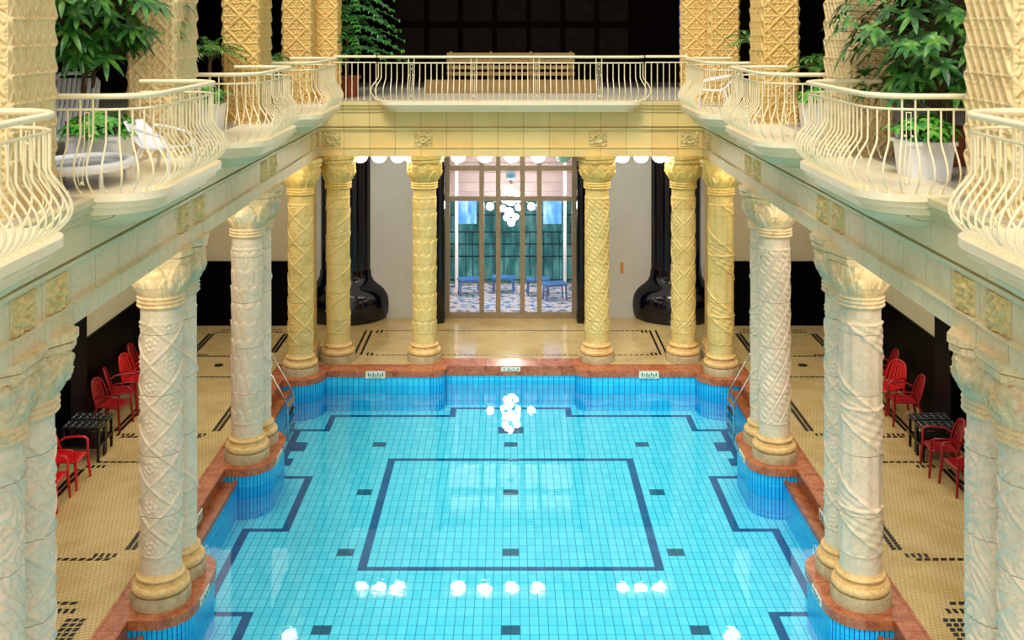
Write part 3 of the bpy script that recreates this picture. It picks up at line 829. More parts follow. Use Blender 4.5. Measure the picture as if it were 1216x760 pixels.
# chandelier
t = empty('chandelier', (0, 28.9, 2.4), 'sparkling cluster chandelier with bare glowing bulbs beyond the glass doors', 'chandelier')
b = MB(); b.tube([(0, 0, .9), (0, 0, 2.1)], .012, 6); b.lathe([(.10, 1.95), (.12, 2.05), (.04, 2.1)], (0, 0), 16); b.build('cable', M['steel'], t)
b = MB(); b.lathe([(.02, .3), (.05, .4), (.03, .6), (.06, .75), (.02, .92)], (0, 0), 16)
for a in range(6): th = a * PI / 3; b.tube([(0, 0, .6), (.3 * math.cos(th), .3 * math.sin(th), .35), (.55 * math.cos(th), .55 * math.sin(th), .18 if a % 3 else .14)], .012, 6)
cf = b.build('frame', M['bronze'], t)
MB().sphere((0, 0, .96), .14, 16, 10).build('globe', solid('bluish_glass_ball', rgb(110, 160, 190), .1), t, True)
for (x, z, r_) in ((-.57, .10, .10), (.57, .10, .10), (-.15, .50, .085), (.17, .46, .085), (-.22, .05, .09), (.21, .08, .09), (0, .24, .12), (.02, -.34, .10), (0, .62, .08), (-.17, .28, .08), (.20, .27, .07), (-.04, -.06, .12), (-.12, -.2, .08), (.14, -.18, .08)):
    MB().sphere((x, 0, z), r_, 12, 8).build('bulb', M['chand'], cf, True)

# ---------------------------------------------------------------- lamps under the beams
lampproto = None
def globe(x, y, label, off=False):
    t = empty('ceiling_lamp', (x, y, 4.58), label, 'lamp', 'white globe lamps under the beams')
    MB().lathe([(.10, -.0), (.10, -.03), (.08, -.035)], (0, 0), 16).build('mount', M['bronze'], t, True)
    pr = [(max(.001, .165 * math.sin(PI * .5 * i / 8)), -.03 - .15 * math.cos(PI * .5 * i / 8)) for i in range(9)]
    MB().lathe(pr, n=20).build('globe', M['lamp_off'] if off else M['lamp'], t, True)
for i, x in enumerate((-3.37, -2.95, -2.53)): globe(x, 23.6, f'white globe lamp left of the doors, {["first", "second", "third"][i]} of three from the corner')
for i, x in enumerate((-1.18, -.58, .02, .61, 1.18)): globe(x, 23.6, ['leftmost white globe lamp under the beam before the glass doors', 'white globe lamp before the doors, second from the left', 'white globe lamp hanging right above the chandelier', 'white globe lamp before the doors, second from the right', 'unlit greenish glass lamp, rightmost before the doors'][i], off=(i == 4))
for i, x in enumerate((2.50, 2.92, 3.34)): globe(x, 23.6, f'white globe lamp right of the doors, {["first", "second", "third"][i]} of three from the doors')
bay = ['nearest bay', 'middle bay', 'ladder bay']
for s, sn in ((-1, 'left'), (1, 'right')):
    for k, y0 in enumerate(PAIRS):
        ym = y0 + .33 + 2.25
        for j, dy in enumerate((-.95, 0, .95)):
            globe(s * 4.57, ym + dy, f'globe lamp under the {sn} beam, {bay[k]}, {["near", "middle", "far"][j]} one of three')

# ---------------------------------------------------------------- pool
def arc(cx, cy, r, a0, a1, n=8): return [(cx + r * math.cos(a0 + (a1 - a0) * k / n), cy + r * math.sin(a0 + (a1 - a0) * k / n)) for k in range(n + 1)]
R_ = .45
def half():
    """right half outline from back centre to near end; list of (pts, kind)"""
    seg = []
    seg.append(([(0, YC), (1.42, YC)], 'wall'))
    seg.append(([(1.42, YC), (1.42, 22.97)] + arc(1.64, 22.97, .22, PI, 1.5 * PI) [1:] + [(1.75, YB)], 'pier'))
    seg.append(([(1.75, YB), (4.0, YB)], 'wall'))
    seg.append(([(4.0, YB)] + arc(4.5, 22.68, .5, PI, 1.5 * PI)[1:] + [(4.86, 22.18)], 'pier'))
    y = 22.18
    for yp in reversed(PAIRS):
        far, near = yp + 1.17, yp - .51
        seg.append(([(WX, y), (WX, far)], 'wall'))
        seg.append(([(4.86, far)] + arc(PX + R_, far - R_, R_, .5 * PI, PI) + arc(PX + R_, near + R_, R_, PI, 1.5 * PI) + [(4.86, near)], 'pier'))
        y = near
    seg.append(([(WX, y), (WX, 4.0)], 'wall'))
    return seg
HS = half()
wn = 1
for kind in ('wall', 'pier'):
    V = []; F = []; U = []
    for s in (-1, 1):
        acc = 0
        for pts, k in HS:
            for a, c_ in zip(pts, pts[1:]):
                L = math.hypot(c_[0] - a[0], c_[1] - a[1])
                if k == kind and L > 1e-6:
                    o = len(V); top = -.10 if (kind == 'pier' or abs(a[1] - YB) < .01) else -.20
                    V += [(s * a[0], a[1], ZF), (s * c_[0], c_[1], ZF), (s * c_[0], c_[1], top), (s * a[0], a[1], top)]
                    F.append((o, o + 1, o + 2, o + 3) if s > 0 else (o, o + 3, o + 2, o + 1))
                    uu = [(acc, ZF), (acc + L, ZF), (acc + L, top), (acc, top)]
                    U += uu if s > 0 else [uu[0], uu[3], uu[2], uu[1]]
                acc += L
    me = bpy.data.meshes.new('pool'); me.from_pydata(V, [], F); uv = me.uv_layers.new(name='UVMap')
    for i, q in enumerate(U): uv.data[i].uv = q
    me.materials.append(M['wall_tile' if kind == 'wall' else 'pier_tile']); me.update()
    o = bpy.data.objects.new('wall_pool' if kind == 'wall' else 'wall_pool_piers', me); C.objects.link(o); struct(o)
# pool floor: half-tile grid with the dark tile figures
cw, rh = .1305 / 2, .225 / 2
nx = 74; j0, j1 = int(3.9 / rh), int(23.4 / rh) + 1
tc, tr_ = .1305, .225
def dark(x, y):
    ax = abs(x); Yr = y
    T = .11; W = .135
    # central rectangle
    ox = tc * 18; y0, y1 = 16.09, 20.25
    if ax < ox and y0 < Yr < y1 and not (ax < ox - W and y0 + T < Yr < y1 - T): return 1
    # markers
    for my in (20.93, 18.79, 16.65, 14.51, 12.37):
        if my - .113 < Yr < my + .113 and (ax < tc or abs(ax - tc * 20) < tc): return 2
    if 21.45 < Yr < 21.85 and ax < tc * 2.05: return 2
    # perimeter line
    def hl(x0, x1, yy): return x0 <= ax <= x1 and yy <= Yr < yy + T
    def vl(xx, ya, yb_): return xx <= ax < xx + W and ya <= Yr < yb_
    if hl(0, 1.31, 22.84) or hl(1.17, 3.80, 22.44) or vl(1.17, 22.44, 22.95): return 1
    if hl(3.72, 4.48, 21.60) or vl(3.72, 21.6, 22.55): return 1
    xo, xi = 4.31, 3.66
    if vl(xo, 19.35, 21.71): return 1
    for yp in PAIRS:
        fa, ne = yp + 1.17, yp - .51
        if hl(xi, xo + W, fa - .04) or hl(xi, xo + W, ne - .43) or vl(xi, ne - .43, fa + .07): return 1
    for a, c_ in ((19.35, 21.6), (14.85, 17.35), (10.4, 12.85), (3, 8.35)):
        if vl(xo, a, c_): return 1
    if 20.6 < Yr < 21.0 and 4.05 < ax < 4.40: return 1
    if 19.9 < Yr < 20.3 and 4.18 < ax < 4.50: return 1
    return 0
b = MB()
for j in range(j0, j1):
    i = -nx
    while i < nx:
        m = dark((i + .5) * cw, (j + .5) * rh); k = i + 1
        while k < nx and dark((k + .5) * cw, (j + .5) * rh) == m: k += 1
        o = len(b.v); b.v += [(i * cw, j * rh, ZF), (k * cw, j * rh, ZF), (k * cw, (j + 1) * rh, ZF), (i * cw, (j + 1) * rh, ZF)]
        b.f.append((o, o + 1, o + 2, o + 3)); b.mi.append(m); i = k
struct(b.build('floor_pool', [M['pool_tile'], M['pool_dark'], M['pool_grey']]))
wt = MB().add([(-4.75, 4, ZW), (4.75, 4, ZW), (4.75, 23.2, ZW), (-4.75, 23.2, ZW)], [(0, 1, 2, 3)]).build('pool_water', M['water'])
tag(wt, 'clear turquoise water filling the tiled pool', 'water', kind='stuff')

# curbs
def outset(poly_pts, d): return poly_pts
b = MB()
for s in (-1, 1):
    # outer back curb
    P = [(1.42 - .03, 23.62), (1.39, 22.97)] + arc(1.64, 22.97, .25, PI, 1.5 * PI)[1:] + [(1.75, YB - .03), (3.98, YB - .03)] + arc(4.5, 22.68, .53, PI, 1.5 * PI)[1:] + [(4.83, 22.15), (4.83, 23.2), (4.0, 23.2), (1.9, 23.2), (1.9, 23.62)]
    P = [(s * x, y) for x, y in P]
    if s < 0: P = P[::-1]
    b.prism(P, -.115, -.012); 
    P2 = [(x, y) for x, y in P]; b.prism(P2, -.012, .012)
b.build('trim_50', M['red_marble']); struct(bpy.data.objects['trim_50'])
b = MB()
b.box(-1.425, 1.425, YC - .02, 23.62, -.205, .008)
struct(b.build('trim_51', M['red_marble']))
tnn = 52
for s in (-1, 1):
    b = MB(); bl = MB()
    y = 22.16
    edges = []
    for yp in reversed(PAIRS):
        far, near = yp + 1.17, yp - .51
        P = [(4.83, far + .03)] + arc(PX + R_, far - R_, R_ + .03, .5 * PI, PI) + arc(PX + R_, near + R_, R_ + .03, PI, 1.5 * PI) + [(4.83, near - .03)]
        P = [(s * x, yy) for x, yy in P]
        if s < 0: P = P[::-1]
        b.prism(P, -.11, .0); b.prism([(x, yy) for x, yy in P], .0, .012)
        edges.append((y, far + .03)); y = near - .03
    edges.append((y, 4.0))
    xa, xb = sorted((s * 4.83, s * 5.13)); b.box(xa, xb, 4, 23.2, -.03, .012)
    struct(b.build(f'trim_{tnn}', M['red_marble'])); tnn += 1
    for (ya, yb_) in edges:
        xa, xb = sorted((s * 4.60, s * 4.84)); bl.box(xa, xb, yb_, ya, -.26, -.20)
        xa, xb = sorted((s * 4.60, s * 4.66)); bl.box(xa, xb, yb_, ya, -.20, -.17)
        xa, xb = sorted((s * 4.81, s * 4.85)); bl.box(xa, xb, yb_, ya, -.2, .008)
    struct(bl.build(f'trim_{tnn}', M['brown_marble'])); tnn += 1

# deck floor
b = MB()
for s in (-1, 1):
    xa, xb = sorted((s * 5.13, s * 8.0)); b.add([(xa, 1, 0), (xb, 1, 0), (xb, 26.9, 0), (xa, 26.9, 0)], [(0, 1, 2, 3)])
b.add([(-5.13, 23.2, 0), (5.13, 23.2, 0), (5.13, 26.9, 0), (-5.13, 26.9, 0)], [(0, 1, 2, 3)])
b.add([(-2.1, 26.9, 0), (2.1, 26.9, 0), (2.1, 30.6, 0), (-2.1, 30.6, 0)], [(0, 1, 2, 3)])
struct(b.build('floor', M['deck']))
# black mosaic borders
def dashes_x(b, x0, x1, y, p=.115, w=.082, h=.072, sk=.03):
    n = int((x1 - x0) / p)
    for i in range(n + 1):
        x = x0 + i * p; b.add([(x, y, .003), (x + w, y, .003), (x + w + sk, y + h, .003), (x + sk, y + h, .003)], [(0, 1, 2, 3)])
def dashes_y(b, y0, y1, x, s, p=.105, w=.066, h=.075):
    n = int((y1 - y0) / p)
    for i in range(n + 1):
        y = y0 + i * p; b.add([(x, y, .003), (x + w, y + .0, .003), (x + w + .02, y + h, .003), (x + .02, y + h, .003)], [(0, 1, 2, 3)])
b = MB()
panels = [(5.35, 13.6), (14.72, 18.0), (19.1, 22.35), (23.75, 25.8)]
for s in (-1, 1):
    for (y0, y1) in panels:
        xa, xb = 5.47, 7.30
        x0, x1 = sorted((s * xa, s * xb))
        dashes_x(b, x0 + .2, x1 - .2, y0); dashes_x(b, x0 + .2, x1 - .2, y1)
        for k in range(3):
            for xx in (s * (xa - .04 - .0) + s * .09 * k, s * (xb + .04) - s * .09 * k):
                if k < 2 or y0 < 14: dashes_y(b, y0 + .3, y1 - .3, xx, s, p=.078 if y0 > 14 else .105)
        for (cx_, sgx) in ((xa, 1), (xb, -1)):
            for (cy, sgy) in ((y0, 1), (y1, -1)):
                for k in range(4):
                    b.add([(s * (cx_ + sgx * (.10 + .09 * k)), cy + sgy * .09, .003), (s * (cx_ + sgx * (.15 + .09 * k)), cy + sgy * .09, .003), (s * (cx_ + sgx * (.15 + .09 * k)), cy + sgy * .2, .003), (s * (cx_ + sgx * (.10 + .09 * k)), cy + sgy * .2, .003)], [(0, 1, 2, 3)])
dashes_x(b, -3.2, 3.2, 23.85, p=.125, w=.07, h=.06); dashes_x(b, -3.2, 3.2, 25.75, p=.125, w=.07, h=.06)
for s in (-1, 1):
    for x in (3.38, 3.52):
        x0, x1 = sorted((s * x, s * (x + .05))); b.add([(x0, 23.9, .003), (x1, 23.9, .003), (x1, 25.8, .003), (x0, 25.8, .003)], [(0, 1, 2, 3)])
    for k in range(2):
        x = s * (3.28 - .1 * k); b.add([(x, 23.85, .003), (x + .05, 23.85, .003), (x + .05, 24.05, .003), (x, 24.05, .003)], [(0, 1, 2, 3)])
        b.add([(x, 25.6, .003), (x + .05, 25.6, .003), (x + .05, 25.82, .003), (x, 25.82, .003)], [(0, 1, 2, 3)])
struct(b.build('floor_border', M['mosaic_black']))
# drains
k = 0
for s, sn in ((-1, 'left'), (1, 'right')):
    for y, w in ((18.5, 'beside the middle chairs'), (23.15, 'toward the far wall'), (14.15, 'nearest the camera')):
        d = MB().lathe([(.10, 0), (.10, .008), (.085, .011)], (0, 0), 20).build('floor_drain', M['mosaic_black'], None, True, loc=(s * 6.42, y, .002))
        tag(d, f'small round black floor drain on the {sn} walkway, {w}', 'drain', 'black floor drains')
    d = MB().prism([(-.16, -.04), (.16, -.04), (.16, .04), (-.16, .04)], 0, .01).build('floor_drain', M['mosaic_black'], None, loc=(s * 4.72, 24.9, .002))
    tag(d, f'small black slot drain in the floor behind the far {sn} corner column', 'drain', 'black slot drains')

# depth plaques
def plaque(loc, rz, label, w=.42, h=.155, tilt=90):
    t = empty('depth_plaque', loc, label, 'sign', 'small white pool plaques', rz)
    b = MB(); b.box(-w / 2, w / 2, -.012, 0, -h / 2, h / 2); pl = b.build('plate', M['plaque'], t)
    b = MB()
    for k in range(7):
        x = -w * .38 + k * w * .12
        b.box(x, x + w * .07, -.015, -.012, -h * .25 + (.02 if k % 3 == 1 else 0), h * .28 - (.03 if k % 2 else 0))
    b.box(-w * .30, w * .30, -.015, -.012, -h * .38, -h * .30)
    b.build('print', M['plaque_mark'], pl)
plaque((-2.92, YB - .031, -.06), 0, 'white plaque with blue-green print on the far curb, left of the doors')
plaque((2.98, YB - .031, -.06), 0, 'white plaque with blue-green print on the far curb, right of the doors')
plaque((0, YC - .021, -.06), 0, 'white plaque on the far curb in front of the glass doors', w=.42, h=.09)
plaque((-4.80, 16.1, -.09), PI / 2 , 'white plaque on the left curb between two column pairs', w=.5, h=.16)
plaque((4.80, 16.1, -.09), -PI / 2, 'white plaque on the right curb between two column pairs', w=.5, h=.16)
for i, y in ((1, 13.75), (2, 18.25)):
    plaque((-(PX - .031), y + .2, -.06), PI / 2, f'narrow cream plaque on the {"middle" if i == 1 else "ladder-side"} column curb, left side', w=.4, h=.1)
    plaque((PX - .031, y + .2, -.06), -PI / 2, f'narrow cream plaque on the {"middle" if i == 1 else "ladder-side"} column curb, right side', w=.4, h=.1)
# pool wall inlets
for s, sn in ((-1, 'left'), (1, 'right')):
    t = empty('pool_light', (s * (WX - .0), 15.9, -.50), f'round white-rimmed underwater light in the {sn} pool wall', 'light', 'underwater pool lights', rz=-s * PI / 2)
    b = MB(); b.tube([(.115 * math.cos(a), -.012, .115 * math.sin(a)) for a in [2 * PI * k / 24 for k in range(24)]], .016, 8, closed=True); b.build('rim', M['white_plastic'], t, True)
    b = MB(); b.add([(0, -.03, 0)] + [(.11 * math.cos(2 * PI * k / 24), -.01, .11 * math.sin(2 * PI * k / 24)) for k in range(24)], [(0, 1 + (k + 1) % 24, 1 + k) for k in range(24)]); b.build('lens', solid('blue_lens', rgb(120, 190, 220), .1), t, True)

# ladders
for s, sn in ((-1, 'left'), (1, 'right')):
    t = empty('pool_ladder', (s * 4.6, 21.3, 0), f'steel pool ladder with two grab rails at the far {sn} corner', 'ladder', 'steel pool ladders')
    for y in (-.3, .3):
        pts = [(s * .85, y, 0), (s * .80, y, .45), (s * .72, y, .75), (s * .60, y, .88), (s * .45, y, .86), (s * .33, y, .76), (s * -.05, y, .10), (s * -.13, y, -.05), (s * -.15, y, -.25), (s * -.15, y, -.82)]
        sm = []
        P = [Vector(p) for p in pts]
        MB().tube(P, .02, 10).build('grab_rail', M['steel'], t, True)
    for z in (-.15, -.33, -.51, -.69):
        b = MB(); b.box(min(s * -.19, s * -.10), max(s * -.19, s * -.10), -.3, .3, z - .012, z + .012); b.build('step', M['steel'], t)

# ---------------------------------------------------------------- red plastic chairs
def chair_proto(mat, label):
    t = empty('plastic_chair', (0, 0, 0), label, 'chair', 'red plastic armchairs')
    # faces +X ; width along Y
    nu, nv = 14, 14
    u = np.linspace(-1, 1, nu)[None, :] + np.zeros((nv, 1)); v = np.linspace(0, 1, nv)[:, None] + np.zeros((1, nu))
    V = np.stack([-.2 + .44 * v, u * (.22 + .02 * v), .43 - .02 * np.sin(v * PI) * (1 - u ** 2) - .02 * np.clip(v - .85, 0, 1) * 6], -1)
    o = grid_obj(V, nu, nv, 'seat', mat, t); md = o.modifiers.new('s', 'SOLIDIFY'); md.thickness = .018; md.offset = 0
    # backrest with slots: bars + frame
    b = MB()
    def bp(uu, zz): # point on the back surface
        return (-.20 - .13 * (zz - .43) / .45 - .05 * (1 - uu ** 2) * .6, uu * (.235 - .05 * max(0, (zz - .62)) / .26), zz)
    fr = [bp(-1, .43), bp(-1, .6), bp(-.98, .74), bp(-.86, .83), bp(-.55, .87), bp(0, .885), bp(.55, .87), bp(.86, .83), bp(.98, .74), bp(1, .6), bp(1, .43)]
    b.tube(fr, .02, 8)
    for uu in (-.66, -.33, 0, .33, .66):
        b.add([], [])
        pts = [bp(uu, z) for z in np.linspace(.43, .85, 6)]
        b.tube(pts, .03, 6, flat=.25)
    b.build('backrest', mat, t, True)
    for sy in (-1, 1):
        b = MB(); b.tube([(-.22, sy * .235, .60), (-.14, sy * .27, .645), (.05, sy * .28, .66), (.18, sy * .275, .655), (.235, sy * .26, .62), (.24, sy * .25, .43)], .022, 8, flat=.7); b.build('armrest', mat, t, True)
        b = MB(); b.tube([(.235, sy * .24, .43), (.255, sy * .265, .2), (.27, sy * .275, 0)], [.028, .025, .02], 8); b.build('leg', mat, t, True)
        b = MB(); b.tube([(-.20, sy * .225, .44), (-.25, sy * .25, .2), (-.30, sy * .265, 0)], [.028, .025, .02], 8); b.build('leg', mat, t, True)
    return t
spots = [(-7.25, 17.2, 0, 0, 'bright red plastic armchair standing just in front of the black tables on the left'),
         (-7.24, 16.4, .05, 0, 'red plastic armchair half hidden by the foremost left columns'),
         (-7.42, 19.62, -.1, 1, 'red plastic armchair at the near end of the left cluster'),
         (-7.5, 20.35, .35, 1, 'red plastic armchair, second in the left cluster'),
         (-7.45, 21.05, -.2, 0, 'bright red plastic armchair at the far end of the left cluster, arm showing'),
         (-7.55, 21.8, .1, 1, 'dark red plastic armchair hidden at the back of the left cluster'),
         (7.22, 17.64, PI - .12, 1, 'dark red plastic armchair beside the black table on the right'),
         (7.30, 16.96, PI + .10, 1, 'dark red plastic armchair standing foremost in the right group'),
         (7.50, 16.28, PI + .05, 0, 'bright red plastic armchair cut off by the rightmost columns'),
         (7.42, 19.85, PI - .1, 1, 'dark red plastic armchair in the far right group, empty seat showing'),
         (7.35, 20.56, PI + .5, 0, 'bright red armchair with rounded back in the far right group'),
         (7.5, 21.4, PI - .1, 1, 'dark red plastic armchair farthest along the right wall')]
protos = {}
for (x, y, rz, mk_, lab) in spots:
    if mk_ not in protos:
        protos[mk_] = chair_proto(M['red_plastic' if mk_ == 0 else 'dark_red_plastic'], lab); protos[mk_].location = (x, y, .0); protos[mk_].rotation_euler[2] = rz
    else: dup(protos[mk_], (x, y, 0), rz, lab)
# stacked black wire loungers / tables
for s, sn in ((-1, 'left'), (1, 'right')):
    for j, (x, y) in enumerate(((7.40, 18.58), (7.38, 18.2))):
        t = empty('side_table', (s * x, y, 0), f'black table with chromed wire top by the {sn} wall, {"farther" if j == 0 else "nearer"} of two', 'table', 'black wire-topped tables')
        MB().box(-.33, .33, -.16, .16, .53, .57).build('tabletop', M['black_plastic'], t)
        b = MB()
        for k in range(6): b.tube([(-.30 + .12 * k, -.14, .585), (-.30 + .12 * k, .14, .585)], .007, 5)
        for k in range(3): b.tube([(-.31, -.12 + .12 * k, .592), (.31, -.12 + .12 * k, .592)], .007, 5)
        b.build('wire_grid', M['steel'], t)
        MB().box(-.32, .32, -.15, .15, .22, .26).build('shelf', M['black_plastic'], t)
        for a in (-.30, .30):
            for c_ in (-.135, .135): MB().box(a - .02, a + .02, c_ - .02, c_ + .02, 0, .53).build('leg', M['black_plastic'], t)

# ---------------------------------------------------------------- gallery furniture
def lounge(loc, rz, label, striped):
    t = empty('sun_lounger', loc, label, 'lounger', None, rz)
    wp = M['white_plastic']
    # head at -X, faces +X; seat low
    b = MB()
    for sy in (-.3, .3): b.tube([(-.15, sy, .36), (.5, sy, .33), (1.05, sy, .36)], .03, 8)
    b.tube([(1.05, -.3, .36), (1.12, -.15, .36), (1.12, .15, .36), (1.05, .3, .36)], .03, 8)
    b.build('frame', wp, t, True)
    b = MB()
    for k in range(11): b.box(-.15 + k * .108, -.07 + k * .108, -.29, .29, .335, .352)
    b.build('seat', wp, t)
    back = bpy.data.objects.new('backrest', None)
    b = MB(); n = 9
    for k in range(n):
        y = -.25 + .5 * k / (n - 1)
        b.tube([(-.15, y, .36), (-.32, y, .66), (-.46, y, 1.0)], .026, 6, flat=.3)
    b.tube([(-.13, -.31, .34), (-.32, -.31, .66), (-.45, -.30, .95), (-.49, -.2, 1.05), (-.50, 0, 1.07), (-.49, .2, 1.05), (-.45, .30, .95), (-.32, .31, .66), (-.13, .31, .34)], .028, 8)
    b.build('backrest', wp, t, True)
    for x, sy in ((-.05, -.3), (-.05, .3), (.95, -.3), (.95, .3)): MB().tube([(x, sy, .34), (x, sy * 1.05, 0)], .025, 6).build('leg', wp, t, True)
    return t
lounge((-5.62, 13.25, GZ), -PI / 2 + .12, 'white plastic lounger with tall slatted backrest behind the left balcony rail', True)
def armchair(loc, rz, label):
    t = empty('patio_chair', loc, label, 'chair', 'white patio chairs', rz); wp = M['white_plastic']
    nu, nv = 14, 18
    u = np.linspace(-1, 1, nu)[None, :] + np.zeros((nv, 1)); v = np.linspace(0, 1, nv)[:, None] + np.zeros((1, nu))
    x = np.where(v < .55, .30 - v / .55 * .5, -.20 - (v - .55) * .75); z = np.where(v < .55, .40 - .03 * np.sin(v * 5), .37 + (v - .55) * .82)
    V = np.stack([x + .05 * u ** 2 * (v > .5), u * (.25 - .07 * np.clip(v - .75, 0, 1) * 4 * np.abs(u)), z - .0 * u], -1)
    o = grid_obj(V, nu, nv, 'seat_shell', wp, t); md = o.modifiers.new('s', 'SOLIDIFY'); md.thickness = .02
    for sy in (-1, 1):
        MB().tube([(-.33, sy * .22, .66), (-.2, sy * .29, .64), (0, sy * .31, .60), (.2, sy * .30, .56), (.28, sy * .27, .42)], .026, 8, flat=.7).build('armrest', wp, t, True)
        MB().tube([(.28, sy * .26, .42), (.31, sy * .28, 0)], .024, 8).build('leg', wp, t, True)
        MB().tube([(-.20, sy * .22, .38), (-.30, sy * .26, 0)], .024, 8).build('leg', wp, t, True)
    return t
ch_ = armchair((-3.98, 12.05, GZ), -.35, 'white moulded patio chair facing right behind the left balcony rail')
ch_.scale = (.85, .85, .8)
armchair((4.15, 21.4, GZ), PI - .2, 'white patio chair behind the railing at the far right corner')
# oval white table
t = empty('oval_table', (-4.5, 11.05, GZ), 'low oval table with white rim and grey top behind the left railing', 'table')
E = [(.46 * math.cos(a), .62 * math.sin(a)) for a in [2 * PI * k / 40 for k in range(40)]]
MB().prism([(x * .93, y * .9) for x, y in E], .22, .235).build('tabletop', M['grey_glass'], t)
b = MB(); b.tube([(x, y, .235) for x, y in E], .05, 8, closed=True); b.build('rim', M['white_plastic'], t, True)
for a in (-.4, .4):
    for c_ in (-.22, .22): MB().tube([(a * .8, c_ * 1.5, .22), (a * .85, c_ * 1.6, 0)], .025, 8).build('leg', M['white_plastic'], t, True)

# ---------------------------------------------------------------- plants
def leaf(b, base, d, up, L, W, droop=.35, seg=5):
    d = Vector(d).normalized(); side = d.cross(up)
    if side.length < 1e-4: side = Vector((1, 0, 0))
    side.normalize(); nrm = side.cross(d).normalized(); o = len(b.v)
    for i in range(seg + 1):
        t = i / seg; w = W * math.sin(PI * min(1, t * .92 + .06)) ** .8 * .5
        p = Vector(base) + d * L * t + Vector((0, 0, -1)) * droop * L * t * t
        for k in (-1, 0, 1): b.v.append(tuple(p + side * w * k + nrm * (.12 * w * abs(k))))
    for i in range(seg):
        for k in (0, 1): b.f.append((o + i * 3 + k, o + i * 3 + k + 1, o + i * 3 + k + 4, o + i * 3 + k + 3)); b.mi.append(0)
def palmate(b, p, axis, rn, L=.2, W=.07, n=7):
    axis = Vector(axis).normalized(); a = axis.orthogonal().normalized(); c_ = axis.cross(a); ph = rn.uniform(0, 6)
    for k in range(n):
        t = ph + 2 * PI * k / n
        d = (a * math.cos(t) + c_ * math.sin(t)) * .95 + axis * rn.uniform(.05, .45)
        leaf(b, p, d, axis, L * rn.uniform(.8, 1.15), W, rn.uniform(.3, .6))
def umbrella_tree(loc, label, seed, R, H0, H1, n, flat=1.0, lean=0):
    rn = random.Random(seed); t = empty('umbrella_tree', loc, label, 'tree')
    tr = MB(); br = MB(); fo = MB()
    for k in range(3):
        a = k * 2.1; tr.tube([(.05 * math.cos(a), .05 * math.sin(a), .3), (.08 * math.cos(a), .08 * math.sin(a), H0), (.16 * math.cos(a), .16 * math.sin(a), H1 * .9)], [.03, .025, .015], 6)
    for i in range(n):
        a = rn.uniform(0, 2 * PI); z = rn.uniform(H0, H1); rr = R * rn.uniform(.25, 1) ** .7 * (1 - .25 * ((z - (H0 + H1) / 2) / (H1 - H0) * 2) ** 2)
        p = Vector((rr * math.cos(a) + lean, rr * math.sin(a) * flat, z))
        st = Vector((.12 * math.cos(a), .12 * math.sin(a), z - .25))
        br.tube([st, st.lerp(p, .6) + Vector((0, 0, .08)), p], [.008, .005, .004], 4)
        palmate(fo, p, Vector((math.cos(a) * .6, math.sin(a) * .6, .55)), rn, rn.uniform(.17, .25), .075)
    pot = MB(); pot.lathe([(.2, 0), (.24, .02), (.30, .38), (.33, .40), (.33, .46), (.29, .46), (.28, .42)], n=28); pot.build('pot', M['terracotta'], t, True)
    tr.build('trunk', M['bark'], t, True); br.build('branches', M['bark'], t); fo.build('foliage', M['leaf'], t)
    return t
umbrella_tree((-5.5, 13.7, GZ), 'large glossy umbrella tree filling the left gallery bay behind the white lounger', 3, 1.25, 1.27, 3.1, 320)
umbrella_tree((5.25, 12.75, GZ), 'large drooping umbrella tree in the right gallery bay', 8, 1.2, .85, 3.0, 240, lean=-.1)
def bush(loc, label, seed, boxed=True, w=.5, col='leaf2', n=60, h=.25):
    rn = random.Random(seed); t = empty('potted_plant', loc, label, 'plant')
    b = MB(); P0 = .24 if boxed else .2
    b.add([(-w * .42, -w * .42, 0), (w * .42, -w * .42, 0), (w * .42, w * .42, 0), (-w * .42, w * .42, 0), (-w / 2, -w / 2, .42), (w / 2, -w / 2, .42), (w / 2, w / 2, .42), (-w / 2, w / 2, .42)], [(3, 2, 1, 0), (0, 1, 5, 4), (1, 2, 6, 5), (2, 3, 7, 6), (3, 0, 4, 7)])
    b.box(-w / 2 - .02, w / 2 + .02, -w / 2 - .02, w / 2 + .02, .39, .43)
    b.build('planter', M['white_plastic'], t)
    fo = MB(); st = MB()
    for i in range(n):
        a = rn.uniform(0, 2 * PI); rr = w * .75 * rn.uniform(.1, 1); z = .45 + h * rn.uniform(0, 1) * (1 - rr) - .2 * max(0, rr - w * .5)
        p = Vector((rr * math.cos(a), rr * math.sin(a), z)); st.tube([(0, 0, .42), p], .004, 4)
        palmate(fo, p, (math.cos(a) * .5, math.sin(a) * .5, .7), rn, .10, .05, 5)
    st.build('stems', M['bark'], t); fo.build('foliage', M[col], t)
    return t
bush((-4.75, 12.2, GZ), 'leafy plant in a white square planter behind the oval table', 5, w=.6, n=90)
bush((4.55, 11.6, GZ), 'trailing green plant in a white planter behind the right balcony rail', 6, w=.5, n=80, h=.3)
bush((-4.85, 17.0, GZ), 'small leafy plant in a white planter, third left balcony', 9, w=.4, n=40)
bush((4.95, 17.2, GZ), 'small leafy plant in a white planter, third right balcony', 10, w=.4, n=40)
